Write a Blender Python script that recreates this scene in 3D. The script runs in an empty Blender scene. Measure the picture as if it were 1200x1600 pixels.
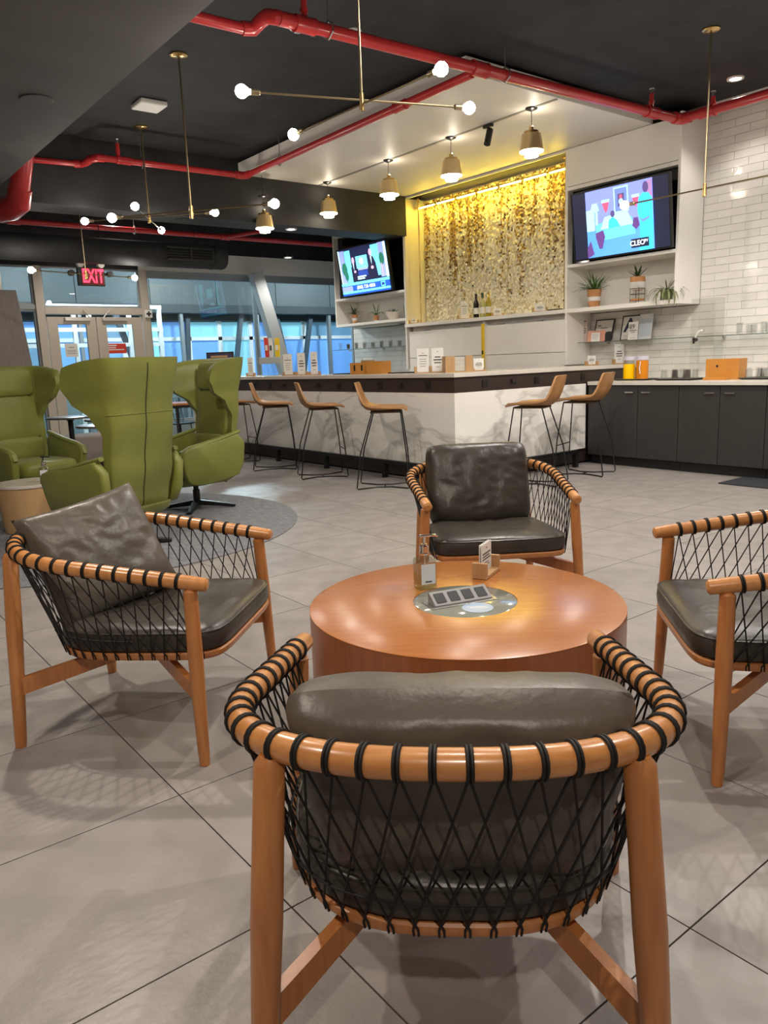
import bpy, math, random
from mathutils import Vector, Matrix, noise
random.seed(7)
S = bpy.context.scene
COL = S.collection
PI = math.pi

# ------------------------------------------------------------------ camera
cam = bpy.data.cameras.new('camera')
cam.sensor_fit = 'VERTICAL'; cam.sensor_height = 24.0; cam.lens = 18.0
cam.clip_start = 0.02; cam.clip_end = 100
camo = bpy.data.objects.new('camera', cam); COL.objects.link(camo)
yaw, pitch, roll = (math.radians(a) for a in (52.1, -11.06, -2.14))
fw = Vector((math.cos(yaw)*math.cos(pitch), math.sin(yaw)*math.cos(pitch), math.sin(pitch)))
rt0 = fw.cross(Vector((0, 0, 1))).normalized(); up0 = rt0.cross(fw)
rt = math.cos(roll)*rt0 + math.sin(roll)*up0
up = -math.sin(roll)*rt0 + math.cos(roll)*up0
camo.matrix_world = Matrix(((rt.x, up.x, -fw.x, 0), (rt.y, up.y, -fw.y, 0), (rt.z, up.z, -fw.z, 1.2), (0, 0, 0, 1)))
S.camera = camo

# ------------------------------------------------------------------ world (night) and exposure
W = bpy.data.worlds.new('World'); S.world = W; W.use_nodes = True
W.node_tree.nodes['Background'].inputs[0].default_value = (0.20, 0.24, 0.32, 1)
W.node_tree.nodes['Background'].inputs[1].default_value = 0.10
S.view_settings.view_transform = 'Standard'; S.view_settings.look = 'None'
S.view_settings.gamma = 1.0; S.view_settings.use_curve_mapping = False
S.view_settings.exposure = 0.35

# recessed downlights, some added out of view to brighten bar and wall unit: (x, y, z of ceiling, watts, cone degrees, tint)
WARM = (1.0, 0.89, 0.77); NEUT = (1.0, 0.94, 0.86)
DOWN = [(-0.9, 1.7, 2.98, 85, 160, WARM), (1.05, 1.0, 2.98, 50, 125, WARM), (-0.6, -0.9, 2.98, 110, 165, WARM),
        (3.6, 2.8, 3.69, 190, 160, NEUT), (1.0, 3.6, 2.98, 125, 168, WARM), (5.6, 1.9, 3.69, 150, 140, NEUT),
        (3.3, 0.3, 3.69, 160, 165, NEUT), (7.53, 4.06, 3.69, 30, 110, NEUT), (7.0, 2.4, 3.69, 85, 125, NEUT),
        (5.9, 3.0, 3.69, 150, 130, NEUT), (5.75, 9.17, 2.98, 40, 130, NEUT),
        (4.2, 11.4, 3.5, 80, 130, NEUT), (7.22, 11.66, 3.0, 70, 130, NEUT), (6.6, 9.9, 3.5, 70, 120, NEUT)]
DOWN_LABEL = ['over the leather chair at the left', 'straight above the nearest leather chair', 'added as fill behind the viewer at left',
    'above the round wooden table', 'added as fill between the beam and rug', 'above the open floor before the dark cabinets',
    'behind the viewer at the right', 'shining white beside the top of the tiled wall', 'in front of the tiled wall far right',
    'added out of view to light the short bar side', 'shining under the black beam', 'inside the storefront doors',
    'hanging on a stem before the white header', 'near the left television']
for i, (x, y, z, p, a, c) in enumerate(DOWN):
    l = bpy.data.lights.new('downlight_lamp', 'SPOT'); l.energy = p; l.color = c
    l.spot_size = math.radians(a); l.spot_blend = 0.15 if a >= 150 else 0.6; l.shadow_soft_size = 0.035
    o = bpy.data.objects.new('downlight_lamp', l); o.location = (x, y, z-0.03); COL.objects.link(o)
# fill lamps without fixtures, added to light the cladding outside the glass
for (x, y, z, p) in ((7.3, 14.2, 3.25, 300), (11.3, 14.2, 3.25, 300), (4.4, 14.2, 3.25, 200)):
    l = bpy.data.lights.new('outdoor_fill_lamp', 'POINT'); l.energy = p; l.color = (0.85, 0.95, 1.0); l.shadow_soft_size = 0.15
    o = bpy.data.objects.new('outdoor_fill_lamp', l); o.location = (x, y, z); COL.objects.link(o)

# ------------------------------------------------------------------ materials
MATS = {}
def _nt(name):
    m = bpy.data.materials.new(name); m.use_nodes = True
    return m, m.node_tree.nodes, m.node_tree.links, m.node_tree.nodes['Principled BSDF']
def mat(name, col, rough=0.5, metal=0.0, var=0.0, scale=8.0, stretch=(1, 1, 1), bump=0.0, bscale=None, coat=0.0, rnd=0.0,
        trans=0.0, ior=1.45, col2=None, detail=4.0, rvar=0.0, spec=0.5, sheen=0.0):
    """procedural principled material: colour noise (var / col2), per-object tint (rnd), bump noise"""
    if name in MATS: return MATS[name]
    m, N, L, b = _nt(name)
    b.inputs['Base Color'].default_value = (*col, 1); b.inputs['Roughness'].default_value = rough
    b.inputs['Metallic'].default_value = metal; b.inputs['Coat Weight'].default_value = coat; b.inputs['Coat Roughness'].default_value = 0.12
    b.inputs['Transmission Weight'].default_value = trans; b.inputs['IOR'].default_value = ior
    b.inputs['Specular IOR Level'].default_value = spec
    if sheen: b.inputs['Sheen Weight'].default_value = sheen
    tc = N.new('ShaderNodeTexCoord'); mp = N.new('ShaderNodeMapping'); mp.inputs['Scale'].default_value = stretch
    L.new(tc.outputs['Object'], mp.inputs['Vector'])
    nz = N.new('ShaderNodeTexNoise'); nz.inputs['Scale'].default_value = scale; nz.inputs['Detail'].default_value = detail
    L.new(mp.outputs['Vector'], nz.inputs['Vector'])
    if var or col2 or rnd:
        mx = N.new('ShaderNodeMix'); mx.data_type = 'RGBA'
        c2 = col2 or tuple(max(0, c*(1-var)) for c in col)
        c1 = col if col2 else tuple(min(1, c*(1+var)) for c in col)
        mx.inputs[6].default_value = (*c1, 1); mx.inputs[7].default_value = (*c2, 1)
        cr = N.new('ShaderNodeMapRange'); cr.inputs[1].default_value = 0.32; cr.inputs[2].default_value = 0.68
        L.new(nz.outputs['Fac'], cr.inputs[0]); L.new(cr.outputs[0], mx.inputs[0])
        out = mx.outputs[2]
        if rnd:
            oi = N.new('ShaderNodeObjectInfo'); mr = N.new('ShaderNodeMapRange')
            mr.inputs[3].default_value = 1-rnd; mr.inputs[4].default_value = 1+rnd
            L.new(oi.outputs['Random'], mr.inputs[0])
            hs = N.new('ShaderNodeHueSaturation'); L.new(mr.outputs[0], hs.inputs['Value']); L.new(out, hs.inputs['Color']); out = hs.outputs[0]
        L.new(out, b.inputs['Base Color'])
    if rvar:
        rr = N.new('ShaderNodeMapRange'); rr.inputs[3].default_value = max(0, rough-rvar); rr.inputs[4].default_value = rough+rvar
        L.new(nz.outputs['Fac'], rr.inputs[0]); L.new(rr.outputs[0], b.inputs['Roughness'])
    if bump:
        n2 = N.new('ShaderNodeTexNoise'); n2.inputs['Scale'].default_value = bscale or scale; n2.inputs['Detail'].default_value = 3
        L.new(mp.outputs['Vector'], n2.inputs['Vector'])
        bp = N.new('ShaderNodeBump'); bp.inputs['Strength'].default_value = bump; bp.inputs['Distance'].default_value = 0.01
        L.new(n2.outputs['Fac'], bp.inputs['Height']); L.new(bp.outputs[0], b.inputs['Normal'])
    MATS[name] = m; return m
def emit(name, col, s):
    if name in MATS: return MATS[name]
    m, N, L, b = _nt(name)
    b.inputs['Base Color'].default_value = (*col, 1); b.inputs['Emission Color'].default_value = (*col, 1); b.inputs['Emission Strength'].default_value = s
    MATS[name] = m; return m
def thin_glass(name, tint=(1, 1, 1), refl=0.08, rough=0.0):
    m = bpy.data.materials.new(name); m.use_nodes = True; N = m.node_tree.nodes; L = m.node_tree.links
    N.remove(N['Principled BSDF'])
    t = N.new('ShaderNodeBsdfTransparent'); t.inputs[0].default_value = (*tint, 1)
    g = N.new('ShaderNodeBsdfGlossy'); g.inputs['Roughness'].default_value = rough
    x = N.new('ShaderNodeMixShader'); x.inputs[0].default_value = refl
    L.new(t.outputs[0], x.inputs[1]); L.new(g.outputs[0], x.inputs[2]); L.new(x.outputs[0], N['Material Output'].inputs[0])
    MATS[name] = m; return m
def marble(name, base=(0.84, 0.81, 0.76), vein=(0.22, 0.20, 0.18), sc=0.55, amt=0.5, w=0.04, rough=0.25):
    m, N, L, b = _nt(name); b.inputs['Roughness'].default_value = rough
    tc = N.new('ShaderNodeTexCoord'); mp = N.new('ShaderNodeMapping'); mp.inputs['Scale'].default_value = (1, 1, 2.0)
    mp.inputs['Rotation'].default_value = (0.5, 0.5, 0.3)
    L.new(tc.outputs['Object'], mp.inputs['Vector'])
    n1 = N.new('ShaderNodeTexNoise'); n1.inputs['Scale'].default_value = sc; n1.inputs['Detail'].default_value = 6; n1.inputs['Roughness'].default_value = 0.5
    n1.inputs['Distortion'].default_value = 1.6
    L.new(mp.outputs[0], n1.inputs['Vector'])
    a = N.new('ShaderNodeMath'); a.operation = 'SUBTRACT'; a.inputs[1].default_value = 0.5; L.new(n1.outputs['Fac'], a.inputs[0])
    ab = N.new('ShaderNodeMath'); ab.operation = 'ABSOLUTE'; L.new(a.outputs[0], ab.inputs[0])
    r = N.new('ShaderNodeMapRange'); r.inputs[1].default_value = 0.0; r.inputs[2].default_value = w; r.inputs[3].default_value = 1; r.inputs[4].default_value = 0
    L.new(ab.outputs[0], r.inputs[0])
    n2 = N.new('ShaderNodeTexNoise'); n2.inputs['Scale'].default_value = sc*1.5; L.new(mp.outputs[0], n2.inputs['Vector'])
    r2 = N.new('ShaderNodeMapRange'); r2.inputs[1].default_value = 0.36; r2.inputs[2].default_value = 0.58; L.new(n2.outputs['Fac'], r2.inputs[0])
    mu = N.new('ShaderNodeMath'); mu.operation = 'MULTIPLY'; L.new(r.outputs[0], mu.inputs[0]); L.new(r2.outputs[0], mu.inputs[1])
    mu2 = N.new('ShaderNodeMath'); mu2.operation = 'MULTIPLY'; mu2.inputs[1].default_value = amt; L.new(mu.outputs[0], mu2.inputs[0])
    n3 = N.new('ShaderNodeTexNoise'); n3.inputs['Scale'].default_value = 1.3; n3.inputs['Detail'].default_value = 5; L.new(mp.outputs[0], n3.inputs['Vector'])
    mb = N.new('ShaderNodeMix'); mb.data_type = 'RGBA'; mb.inputs[6].default_value = (*[c*0.84 for c in base], 1); mb.inputs[7].default_value = (*base, 1); L.new(n3.outputs['Fac'], mb.inputs[0])
    mx = N.new('ShaderNodeMix'); mx.data_type = 'RGBA'; mx.inputs[7].default_value = (*vein, 1)
    L.new(mb.outputs[2], mx.inputs[6]); L.new(mu2.outputs[0], mx.inputs[0]); L.new(mx.outputs[2], b.inputs['Base Color'])
    MATS[name] = m; return m
def wood(name, c1, c2, stretch=(1, 1, 12), scale=5, rough=0.35, coat=0.2, rnd=0.0, bands=0.0, rot=(0, 0, 0)):
    """grain = noise squeezed across the fibre, plus optional plain-sawn figure"""
    m, N, L, b = _nt(name); b.inputs['Roughness'].default_value = rough; b.inputs['Coat Weight'].default_value = coat; b.inputs['Coat Roughness'].default_value = 0.18
    tc = N.new('ShaderNodeTexCoord'); mp = N.new('ShaderNodeMapping'); mp.inputs['Scale'].default_value = stretch; mp.inputs['Rotation'].default_value = rot
    L.new(tc.outputs['Object'], mp.inputs['Vector'])
    n1 = N.new('ShaderNodeTexNoise'); n1.inputs['Scale'].default_value = scale; n1.inputs['Detail'].default_value = 6; n1.inputs['Distortion'].default_value = 0.4
    L.new(mp.outputs[0], n1.inputs['Vector'])
    r = N.new('ShaderNodeMapRange'); r.inputs[1].default_value = 0.3; r.inputs[2].default_value = 0.7; L.new(n1.outputs['Fac'], r.inputs[0])
    n2 = N.new('ShaderNodeTexNoise'); n2.inputs['Scale'].default_value = 2.2; L.new(tc.outputs['Object'], n2.inputs['Vector'])
    ad = N.new('ShaderNodeMath'); ad.operation = 'MULTIPLY_ADD'; ad.inputs[1].default_value = 0.7
    L.new(r.outputs[0], ad.inputs[0]); sb = N.new('ShaderNodeMath'); sb.operation = 'MULTIPLY'; sb.inputs[1].default_value = 0.3; L.new(n2.outputs['Fac'], sb.inputs[0]); L.new(sb.outputs[0], ad.inputs[2])
    mx = N.new('ShaderNodeMix'); mx.data_type = 'RGBA'; mx.inputs[6].default_value = (*c1, 1); mx.inputs[7].default_value = (*c2, 1); L.new(ad.outputs[0], mx.inputs[0])
    out = mx.outputs[2]
    if rnd:
        oi = N.new('ShaderNodeObjectInfo'); mr = N.new('ShaderNodeMapRange'); mr.inputs[3].default_value = 1-rnd; mr.inputs[4].default_value = 1+rnd
        L.new(oi.outputs['Random'], mr.inputs[0]); hs = N.new('ShaderNodeHueSaturation'); L.new(mr.outputs[0], hs.inputs['Value']); L.new(out, hs.inputs['Color']); out = hs.outputs[0]
    L.new(out, b.inputs['Base Color'])
    bp = N.new('ShaderNodeBump'); bp.inputs['Strength'].default_value = 0.05; bp.inputs['Distance'].default_value = 0.004
    L.new(n1.outputs['Fac'], bp.inputs['Height']); L.new(bp.outputs[0], b.inputs['Normal'])
    MATS[name] = m; return m

M_tile = mat('floor tile concrete grey', (0.272, 0.246, 0.231), 0.42, var=0.12, scale=6, detail=12, rnd=0.05, bump=0.10, bscale=60, rvar=0.12)
M_grout = mat('floor joint dark', (0.020, 0.016, 0.013), 0.9)
M_black_ceil = mat('matte black ceiling', (0.020, 0.020, 0.022), 0.75, var=0.3, scale=3, bump=0.12, bscale=60)
M_grey_bulk = mat('charcoal bulkhead paint', (0.135, 0.128, 0.128), 0.8, var=0.08, scale=2, bump=0.03, bscale=90)
M_white = mat('white lacquer', (0.82, 0.79, 0.74), 0.32, var=0.03, scale=2)
M_soffit = mat('white soffit gloss paint', (0.76, 0.73, 0.68), 0.5, var=0.02, scale=2)
M_white_matte = mat('white matte paint', (0.68, 0.66, 0.62), 0.6)
M_wtile = mat('glazed white wall tile', (0.70, 0.675, 0.63), 0.09, var=0.03, scale=5, bump=0.10, bscale=14, rnd=0.03, coat=0.3)
M_wgrout = mat('grey wall grout', (0.33, 0.31, 0.28), 0.9)
M_wall = mat('warm grey wall paint', (0.42, 0.38, 0.34), 0.8)
M_marble = marble('white veined marble slab')
M_top = marble('pale quartz worktop', (0.64, 0.60, 0.54), (0.45, 0.40, 0.34), 2.2, 0.35, 0.05, 0.22)
M_marble2 = marble('beige marble table top', (0.62, 0.56, 0.50), (0.40, 0.30, 0.24), 5.0, 0.6, 0.07, 0.2)
M_espresso = mat('dark espresso laminate', (0.030, 0.021, 0.018), 0.4)
M_cab = mat('charcoal cabinet laminate', (0.032, 0.029, 0.027), 0.45, var=0.08, scale=30, stretch=(1, 1, 0.1))
M_kick = mat('black toe kick', (0.012, 0.011, 0.011), 0.5)
M_blackm = mat('black powder coated steel', (0.010, 0.010, 0.010), 0.38, spec=0.4)
M_steel = mat('brushed steel', (0.55, 0.54, 0.52), 0.28, 1.0)
M_chrome = mat('chrome', (0.85, 0.82, 0.78), 0.08, 1.0)
M_brass = mat('brushed brass', (0.62, 0.42, 0.17), 0.24, 1.0, var=0.06, scale=60)
M_dbrass = mat('antique brass rod', (0.42, 0.33, 0.20), 0.33, 1.0)
M_gold = mat('bright gold', (0.95, 0.62, 0.16), 0.2, 1.0)
M_red = mat('red pipe paint', (0.46, 0.028, 0.030), 0.30, var=0.12, scale=4, coat=0.25)
M_oak = wood('light oak', (0.50, 0.30, 0.14), (0.40, 0.22, 0.09), (9, 9, 1), 4, 0.5, 0.0, 0.08)
M_amber = wood('amber stained pine', (0.58, 0.26, 0.045), (0.46, 0.18, 0.03), (1, 12, 1), 4, 0.45, 0.1)
M_chair = wood('oiled cherry wood', (0.50, 0.205, 0.062), (0.36, 0.125, 0.035), (14, 14, 1.6), 4, 0.36, 0.25, 0.06)
M_rail = wood('oiled cherry rail', (0.58, 0.265, 0.085), (0.42, 0.16, 0.045), (2.0, 16, 16), 4, 0.30, 0.35, 0.06)
M_ttop = wood('cherry veneer table top', (0.42, 0.155, 0.036), (0.32, 0.102, 0.024), (1.3, 12, 1), 5, 0.26, 0.35)
M_tbody = wood('cherry veneer table drum', (0.36, 0.110, 0.032), (0.24, 0.066, 0.020), (16, 16, 0.8), 4, 0.32, 0.3)
M_drum = wood('pale oak drum', (0.56, 0.35, 0.17), (0.48, 0.29, 0.13), (14, 14, 0.8), 4, 0.5, 0.0)
M_leather = mat('worn black-brown leather', (0.040, 0.033, 0.026), 0.36, var=0.25, scale=7, bump=0.16, bscale=40, rvar=0.12)
M_leather2 = mat('taupe-brown pillow leather', (0.080, 0.066, 0.052), 0.38, var=0.22, scale=5, bump=0.14, bscale=40, rvar=0.1)
M_patch = mat('scuffed pale leather wear', (0.33, 0.30, 0.26), 0.3, var=0.5, scale=30, bump=0.4, bscale=60)
M_cord = mat('black waxed cord', (0.012, 0.010, 0.009), 0.6, spec=0.3)
M_green = mat('olive green leather', (0.158, 0.172, 0.028), 0.45, var=0.10, scale=5, bump=0.06, bscale=120, sheen=0.1)
M_seam = mat('dark green seam', (0.030, 0.032, 0.008), 0.7)
M_tan = mat('tan saddle leather', (0.40, 0.200, 0.078), 0.42, var=0.14, scale=8, bump=0.08, bscale=60)
M_tan2 = mat('dark tan underside leather', (0.085, 0.045, 0.022), 0.5)
M_rug = mat('woven blue-grey rug', (0.25, 0.25, 0.265), 0.95, col2=(0.125, 0.127, 0.14), scale=9, stretch=(14, 1.0, 1), bump=0.5, bscale=10, detail=6)
M_mat = mat('dark entrance mat', (0.022, 0.024, 0.030), 0.95, var=0.4, scale=80)
M_black = mat('gloss black panel', (0.006, 0.006, 0.007), 0.07)
M_plast = mat('black plastic', (0.010, 0.010, 0.010), 0.4)
M_wplast = mat('white plastic', (0.75, 0.74, 0.71), 0.4)
M_card = mat('white card stock', (0.74, 0.72, 0.68), 0.6)
M_ink = mat('dark grey print', (0.10, 0.09, 0.09), 0.7)
M_inkl = mat('light grey print', (0.38, 0.37, 0.37), 0.7)
M_terra = mat('terracotta', (0.52, 0.245, 0.105), 0.7, var=0.08, scale=20)
M_leaf = mat('dark green leaf', (0.030, 0.070, 0.020), 0.45, var=0.4, scale=12)
M_leaf2 = mat('bright green leaf', (0.065, 0.150, 0.022), 0.5, var=0.4, scale=20)
M_leaf3 = mat('sage trailing leaf', (0.15, 0.17, 0.07), 0.6, var=0.3, scale=20)
M_frame = mat('champagne anodised frame', (0.50, 0.44, 0.37), 0.45, 0.25)
M_winf = mat('grey aluminium mullion', (0.30, 0.32, 0.33), 0.4, 0.4)
M_strut = mat('grey painted steel strut', (0.38, 0.41, 0.42), 0.45)
M_pane = thin_glass('window pane', (0.86, 0.93, 0.95), 0.03)
M_glass = mat('clear glass', (0.95, 0.97, 0.97), 0.02, trans=1.0, ior=1.45)
M_gshelf = thin_glass('glass shelf', (0.93, 0.96, 0.96), 0.08)
M_tumbler = thin_glass('tumbler glass', (0.97, 0.98, 0.98), 0.10, 0.06)
M_acryl = thin_glass('clear acrylic', (0.95, 0.96, 0.96), 0.09, 0.05)
M_fascia = mat('teal-grey cladding', (0.075, 0.092, 0.096), 0.5, var=0.05, scale=1)
M_dteal = mat('dark teal soffit', (0.04, 0.05, 0.055), 0.6)
M_lowteal = mat('pale teal dado', (0.20, 0.27, 0.28), 0.6)
M_wmull = mat('white exterior mullion', (0.85, 0.88, 0.88), 0.4)
M_blueA = emit('blue lit glass', (0.15, 0.34, 0.72), 0.48)
M_blueB = emit('cyan lit glass', (0.24, 0.55, 0.66), 0.48)
M_blueC = emit('dim blue lit glass', (0.12, 0.24, 0.36), 0.48)
M_exitr = emit('exit sign red', (1.0, 0.03, 0.07), 3.0)
M_bulb = emit('warm white bulb', (1.0, 0.92, 0.80), 110.0)
M_diff = emit('pendant diffuser glow', (1.0, 0.90, 0.72), 20.0)
M_dl = emit('downlight lens', (1.0, 0.92, 0.80), 16.0)
M_led = emit('yellow led strip', (1.0, 0.74, 0.07), 80.0)
M_yellow = mat('yellow label', (0.80, 0.55, 0.02), 0.5)
M_redp = mat('red label', (0.62, 0.05, 0.03), 0.5)
M_pink = mat('pink paper', (0.75, 0.36, 0.28), 0.6)
M_bluep = mat('blue print paper', (0.42, 0.52, 0.62), 0.6)
M_lam = mat('grey brown striped laminate', (0.17, 0.145, 0.135), 0.55, var=0.25, scale=16, stretch=(14, 14, 0.4))
M_bench = mat('grey bench upholstery', (0.26, 0.225, 0.21), 0.8)
M_cream = mat('cream lacquer display lining', (0.80, 0.74, 0.58), 0.30)

# ------------------------------------------------------------------ mesh builder
class MB:
    def __init__(s): s.v = []; s.f = []; s.m = []
    def add(s, vs, fs, mi=0):
        o = len(s.v); s.v += [tuple(v) for v in vs]
        for f in fs: s.f.append(tuple(i+o for i in f)); s.m.append(mi)
        return s
    def box(s, x0, x1, y0, y1, z0, z1, mi=0):
        x0, x1 = min(x0, x1), max(x0, x1); y0, y1 = min(y0, y1), max(y0, y1); z0, z1 = min(z0, z1), max(z0, z1)
        return s.add([(x0,y0,z0),(x1,y0,z0),(x1,y1,z0),(x0,y1,z0),(x0,y0,z1),(x1,y0,z1),(x1,y1,z1),(x0,y1,z1)],
            [(0,3,2,1),(4,5,6,7),(0,1,5,4),(1,2,6,5),(2,3,7,6),(3,0,4,7)], mi)
    def beam(s, p0, p1, w, h, upv=(0,0,1), w1=None, h1=None, mi=0):
        p0 = Vector(p0); p1 = Vector(p1); d = (p1-p0).normalized(); u = Vector(upv); a = d.cross(u)
        if a.length < 1e-4: a = d.cross(Vector((1,0,0)))
        a.normalize(); b = a.cross(d); vs = []
        for p, ww, hh in ((p0, w, h), (p1, w1 or w, h1 or h)):
            for i, j in ((-1,-1),(1,-1),(1,1),(-1,1)): vs.append(p + a*i*ww/2 + b*j*hh/2)
        return s.add(vs, [(3,2,1,0),(4,5,6,7),(0,1,5,4),(1,2,6,5),(2,3,7,6),(3,0,4,7)], mi)
    def tube(s, pts, r, n=10, closed=False, cap=True, mi=0, sq=1.0):
        pts = [Vector(p) for p in pts]; k = len(pts)
        rs = r if isinstance(r, (list, tuple)) else [r]*k
        T = []
        for i in range(k):
            a = pts[(i-1) % k] if (closed or i) else pts[0]; b = pts[(i+1) % k] if (closed or i < k-1) else pts[-1]
            T.append((b-a).normalized())
        ref = Vector((0,0,1)) if abs(T[0].z) < 0.9 else Vector((1,0,0))
        nrm = (ref - T[0]*ref.dot(T[0])).normalized(); vs = []
        for i in range(k):
            nrm = (nrm - T[i]*nrm.dot(T[i])).normalized(); bi = T[i].cross(nrm)
            for j in range(n):
                a = 2*PI*j/n; vs.append(pts[i] + (nrm*math.cos(a)*sq + bi*math.sin(a))*rs[i])
        fs = []
        for i in range(k if closed else k-1):
            for j in range(n):
                i2 = (i+1) % k; fs.append((i*n+j, i*n+(j+1) % n, i2*n+(j+1) % n, i2*n+j))
        if cap and not closed: fs.append(tuple(range(n))[::-1]); fs.append(tuple((k-1)*n+j for j in range(n)))
        return s.add(vs, fs, mi)
    def lathe(s, prof, n=20, c=(0,0,0), mi=0, cap=True, flat=None):
        vs = []; fs = []; k = len(prof)
        for (r, z) in prof:
            for j in range(n): a = 2*PI*j/n; vs.append((c[0]+r*math.cos(a), c[1]+r*math.sin(a), c[2]+z))
        for i in range(k-1):
            for j in range(n): fs.append((i*n+j, i*n+(j+1) % n, (i+1)*n+(j+1) % n, (i+1)*n+j))
        if cap: fs.append(tuple(range(n))[::-1]); fs.append(tuple((k-1)*n+j for j in range(n)))
        return s.add(vs, fs, mi)
    def grid(s, P, mi=0, closeu=False, closev=False, flip=False):
        a = len(P); b = len(P[0]); fs = []
        for i in range(a if closeu else a-1):
            for j in range(b if closev else b-1):
                q = (i*b+j, i*b+(j+1) % b, ((i+1) % a)*b+(j+1) % b, ((i+1) % a)*b+j)
                fs.append(q[::-1] if flip else q)
        return s.add([p for r in P for p in r], fs, mi)
    def rings(s, R, mi=0):
        n = len(R[0]); s.grid(R, mi, closev=True); o = len(s.v)-n*len(R)
        s.f.append(tuple(o+j for j in range(n))[::-1]); s.m.append(mi)
        s.f.append(tuple(o+(len(R)-1)*n+j for j in range(n))); s.m.append(mi); return s
    def prism(s, poly, d0, d1, axis='x', mi=0):
        def P(p, d): return (d, p[0], p[1]) if axis == 'x' else ((p[0], d, p[1]) if axis == 'y' else (p[0], p[1], d))
        n = len(poly); vs = [P(p, d0) for p in poly]+[P(p, d1) for p in poly]
        return s.add(vs, [tuple(range(n))[::-1], tuple(range(n, 2*n))]+[(i, (i+1) % n, n+(i+1) % n, n+i) for i in range(n)], mi)
    def mesh(s, name, mats, smooth=True, ang=35, fixn=True):
        me = bpy.data.meshes.new(name); me.from_pydata(s.v, [], s.f)
        for m in (mats if isinstance(mats, (list, tuple)) else [mats]): me.materials.append(m)
        if any(s.m): me.polygons.foreach_set('material_index', s.m)
        if fixn:
            import bmesh
            bm = bmesh.new(); bm.from_mesh(me); bmesh.ops.recalc_face_normals(bm, faces=bm.faces); bm.to_mesh(me); bm.free()
        if smooth:
            me.polygons.foreach_set('use_smooth', [True]*len(me.polygons)); me.set_sharp_from_angle(angle=math.radians(ang))
        me.update(); return me
    def build(s, name, mats, parent=None, smooth=True, ang=35, bevel=0, seg=2, fixn=True, sub=0):
        o = bpy.data.objects.new(name, s.mesh(name, mats, smooth, ang, fixn)); COL.objects.link(o)
        if parent: o.parent = parent
        if bevel:
            b = o.modifiers.new('bevel', 'BEVEL'); b.width = bevel; b.segments = seg; b.limit_method = 'ANGLE'; b.angle_limit = math.radians(40)
        if sub:
            b = o.modifiers.new('sub', 'SUBSURF'); b.levels = sub; b.render_levels = sub
        return o
def tag(o, label=None, cat=None, group=None, kind=None):
    if label: o['label'] = label
    if cat: o['category'] = cat
    if group: o['group'] = group
    if kind: o['kind'] = kind
    return o
def thing(name, label, cat, loc=(0,0,0), rz=0, group=None, rot=None):
    o = bpy.data.objects.new(name, None); COL.objects.link(o); o.location = loc
    o.rotation_euler = rot or (0, 0, rz); o.empty_display_size = 0.05
    return tag(o, label, cat, group)
def inst(me, name, parent=None, loc=(0,0,0), rot=(0,0,0), scale=(1,1,1)):
    o = bpy.data.objects.new(name, me); COL.objects.link(o); o.parent = parent; o.location = loc; o.rotation_euler = rot; o.scale = scale
    return o
def copy_tree(o, parent=None):
    c = o.copy(); COL.objects.link(c); c.parent = parent
    for ch in list(o.children): copy_tree(ch, c)
    return c
def text(s, size, m, parent, mtx, name='lettering', ext=0.001, ax='CENTER', sx=1.0, bold=0.0):
    cu = bpy.data.curves.new(name, 'FONT'); cu.body = s; cu.size = size; cu.align_x = ax; cu.align_y = 'CENTER'; cu.extrude = ext; cu.offset = bold; cu.resolution_u = 3
    t = bpy.data.objects.new('tmp', cu); COL.objects.link(t)
    me = bpy.data.meshes.new_from_object(t.evaluated_get(bpy.context.evaluated_depsgraph_get())); COL.objects.unlink(t); bpy.data.objects.remove(t)
    me.materials.clear(); me.materials.append(m); me.transform(Matrix.Scale(sx, 4, (1,0,0)))
    o = bpy.data.objects.new(name, me); COL.objects.link(o); o.parent = parent; o.matrix_local = mtx; return o
def facing(loc, u, v):
    """matrix with local x=u, y=v, z=u x v at loc"""
    u = Vector(u).normalized(); v = Vector(v).normalized(); w = u.cross(v)
    return Matrix(((u.x, v.x, w.x, loc[0]), (u.y, v.y, w.y, loc[1]), (u.z, v.z, w.z, loc[2]), (0,0,0,1)))
def structure(o, label, cat): return tag(o, label, cat, kind='structure')
def sbox(name, m, label, cat, *b, bevel=0):
    return structure(MB().box(*b).build(name, m, bevel=bevel, smooth=False), label, cat)
def superell(a, b, n, cx=0, cy=0, k=40, t0=0, t1=2*PI):
    out = []
    for i in range(k):
        t = t0+(t1-t0)*i/k; c, s = math.cos(t), math.sin(t)
        out.append((cx+a*math.copysign(abs(c)**(2/n), c), cy+b*math.copysign(abs(s)**(2/n), s)))
    return out

# ================================================================== STRUCTURE
XW = 8.05; XU = 7.58; YS = 12.5; ZC = 3.69
floor = sbox('floor', M_grout, 'grey square tiled floor with thin dark joints', 'floor', -4, 9.2, -3.5, YS+0.1, -0.10, -0.003)
TX, TY, GX, GY = 0.609, 0.612, 0.75, 0.745
tm = MB().box(-TX/2+0.002, TX/2-0.002, -TY/2+0.002, TY/2-0.002, -0.009, 0.0).mesh('tile', M_tile, smooth=False)
cells = []
for i in range(-8, 13):
    for j in range(-8, 20):
        cx = GX+(i+0.5)*TX; cy = GY+(j+0.5)*TY
        if cx < -3.9 or cx > 8.0 or cy < -3.4 or cy > YS: continue
        az = math.degrees(math.atan2(cy, cx)); seen = 17 < az < 92 and cx > -0.3 and cy > -0.1 and not (cx > 5.4 and cy > 5.7)
        cells.append((0 if seen else 1, math.hypot(cx, cy), cx, cy))
cells.sort()
rest = MB()
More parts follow.
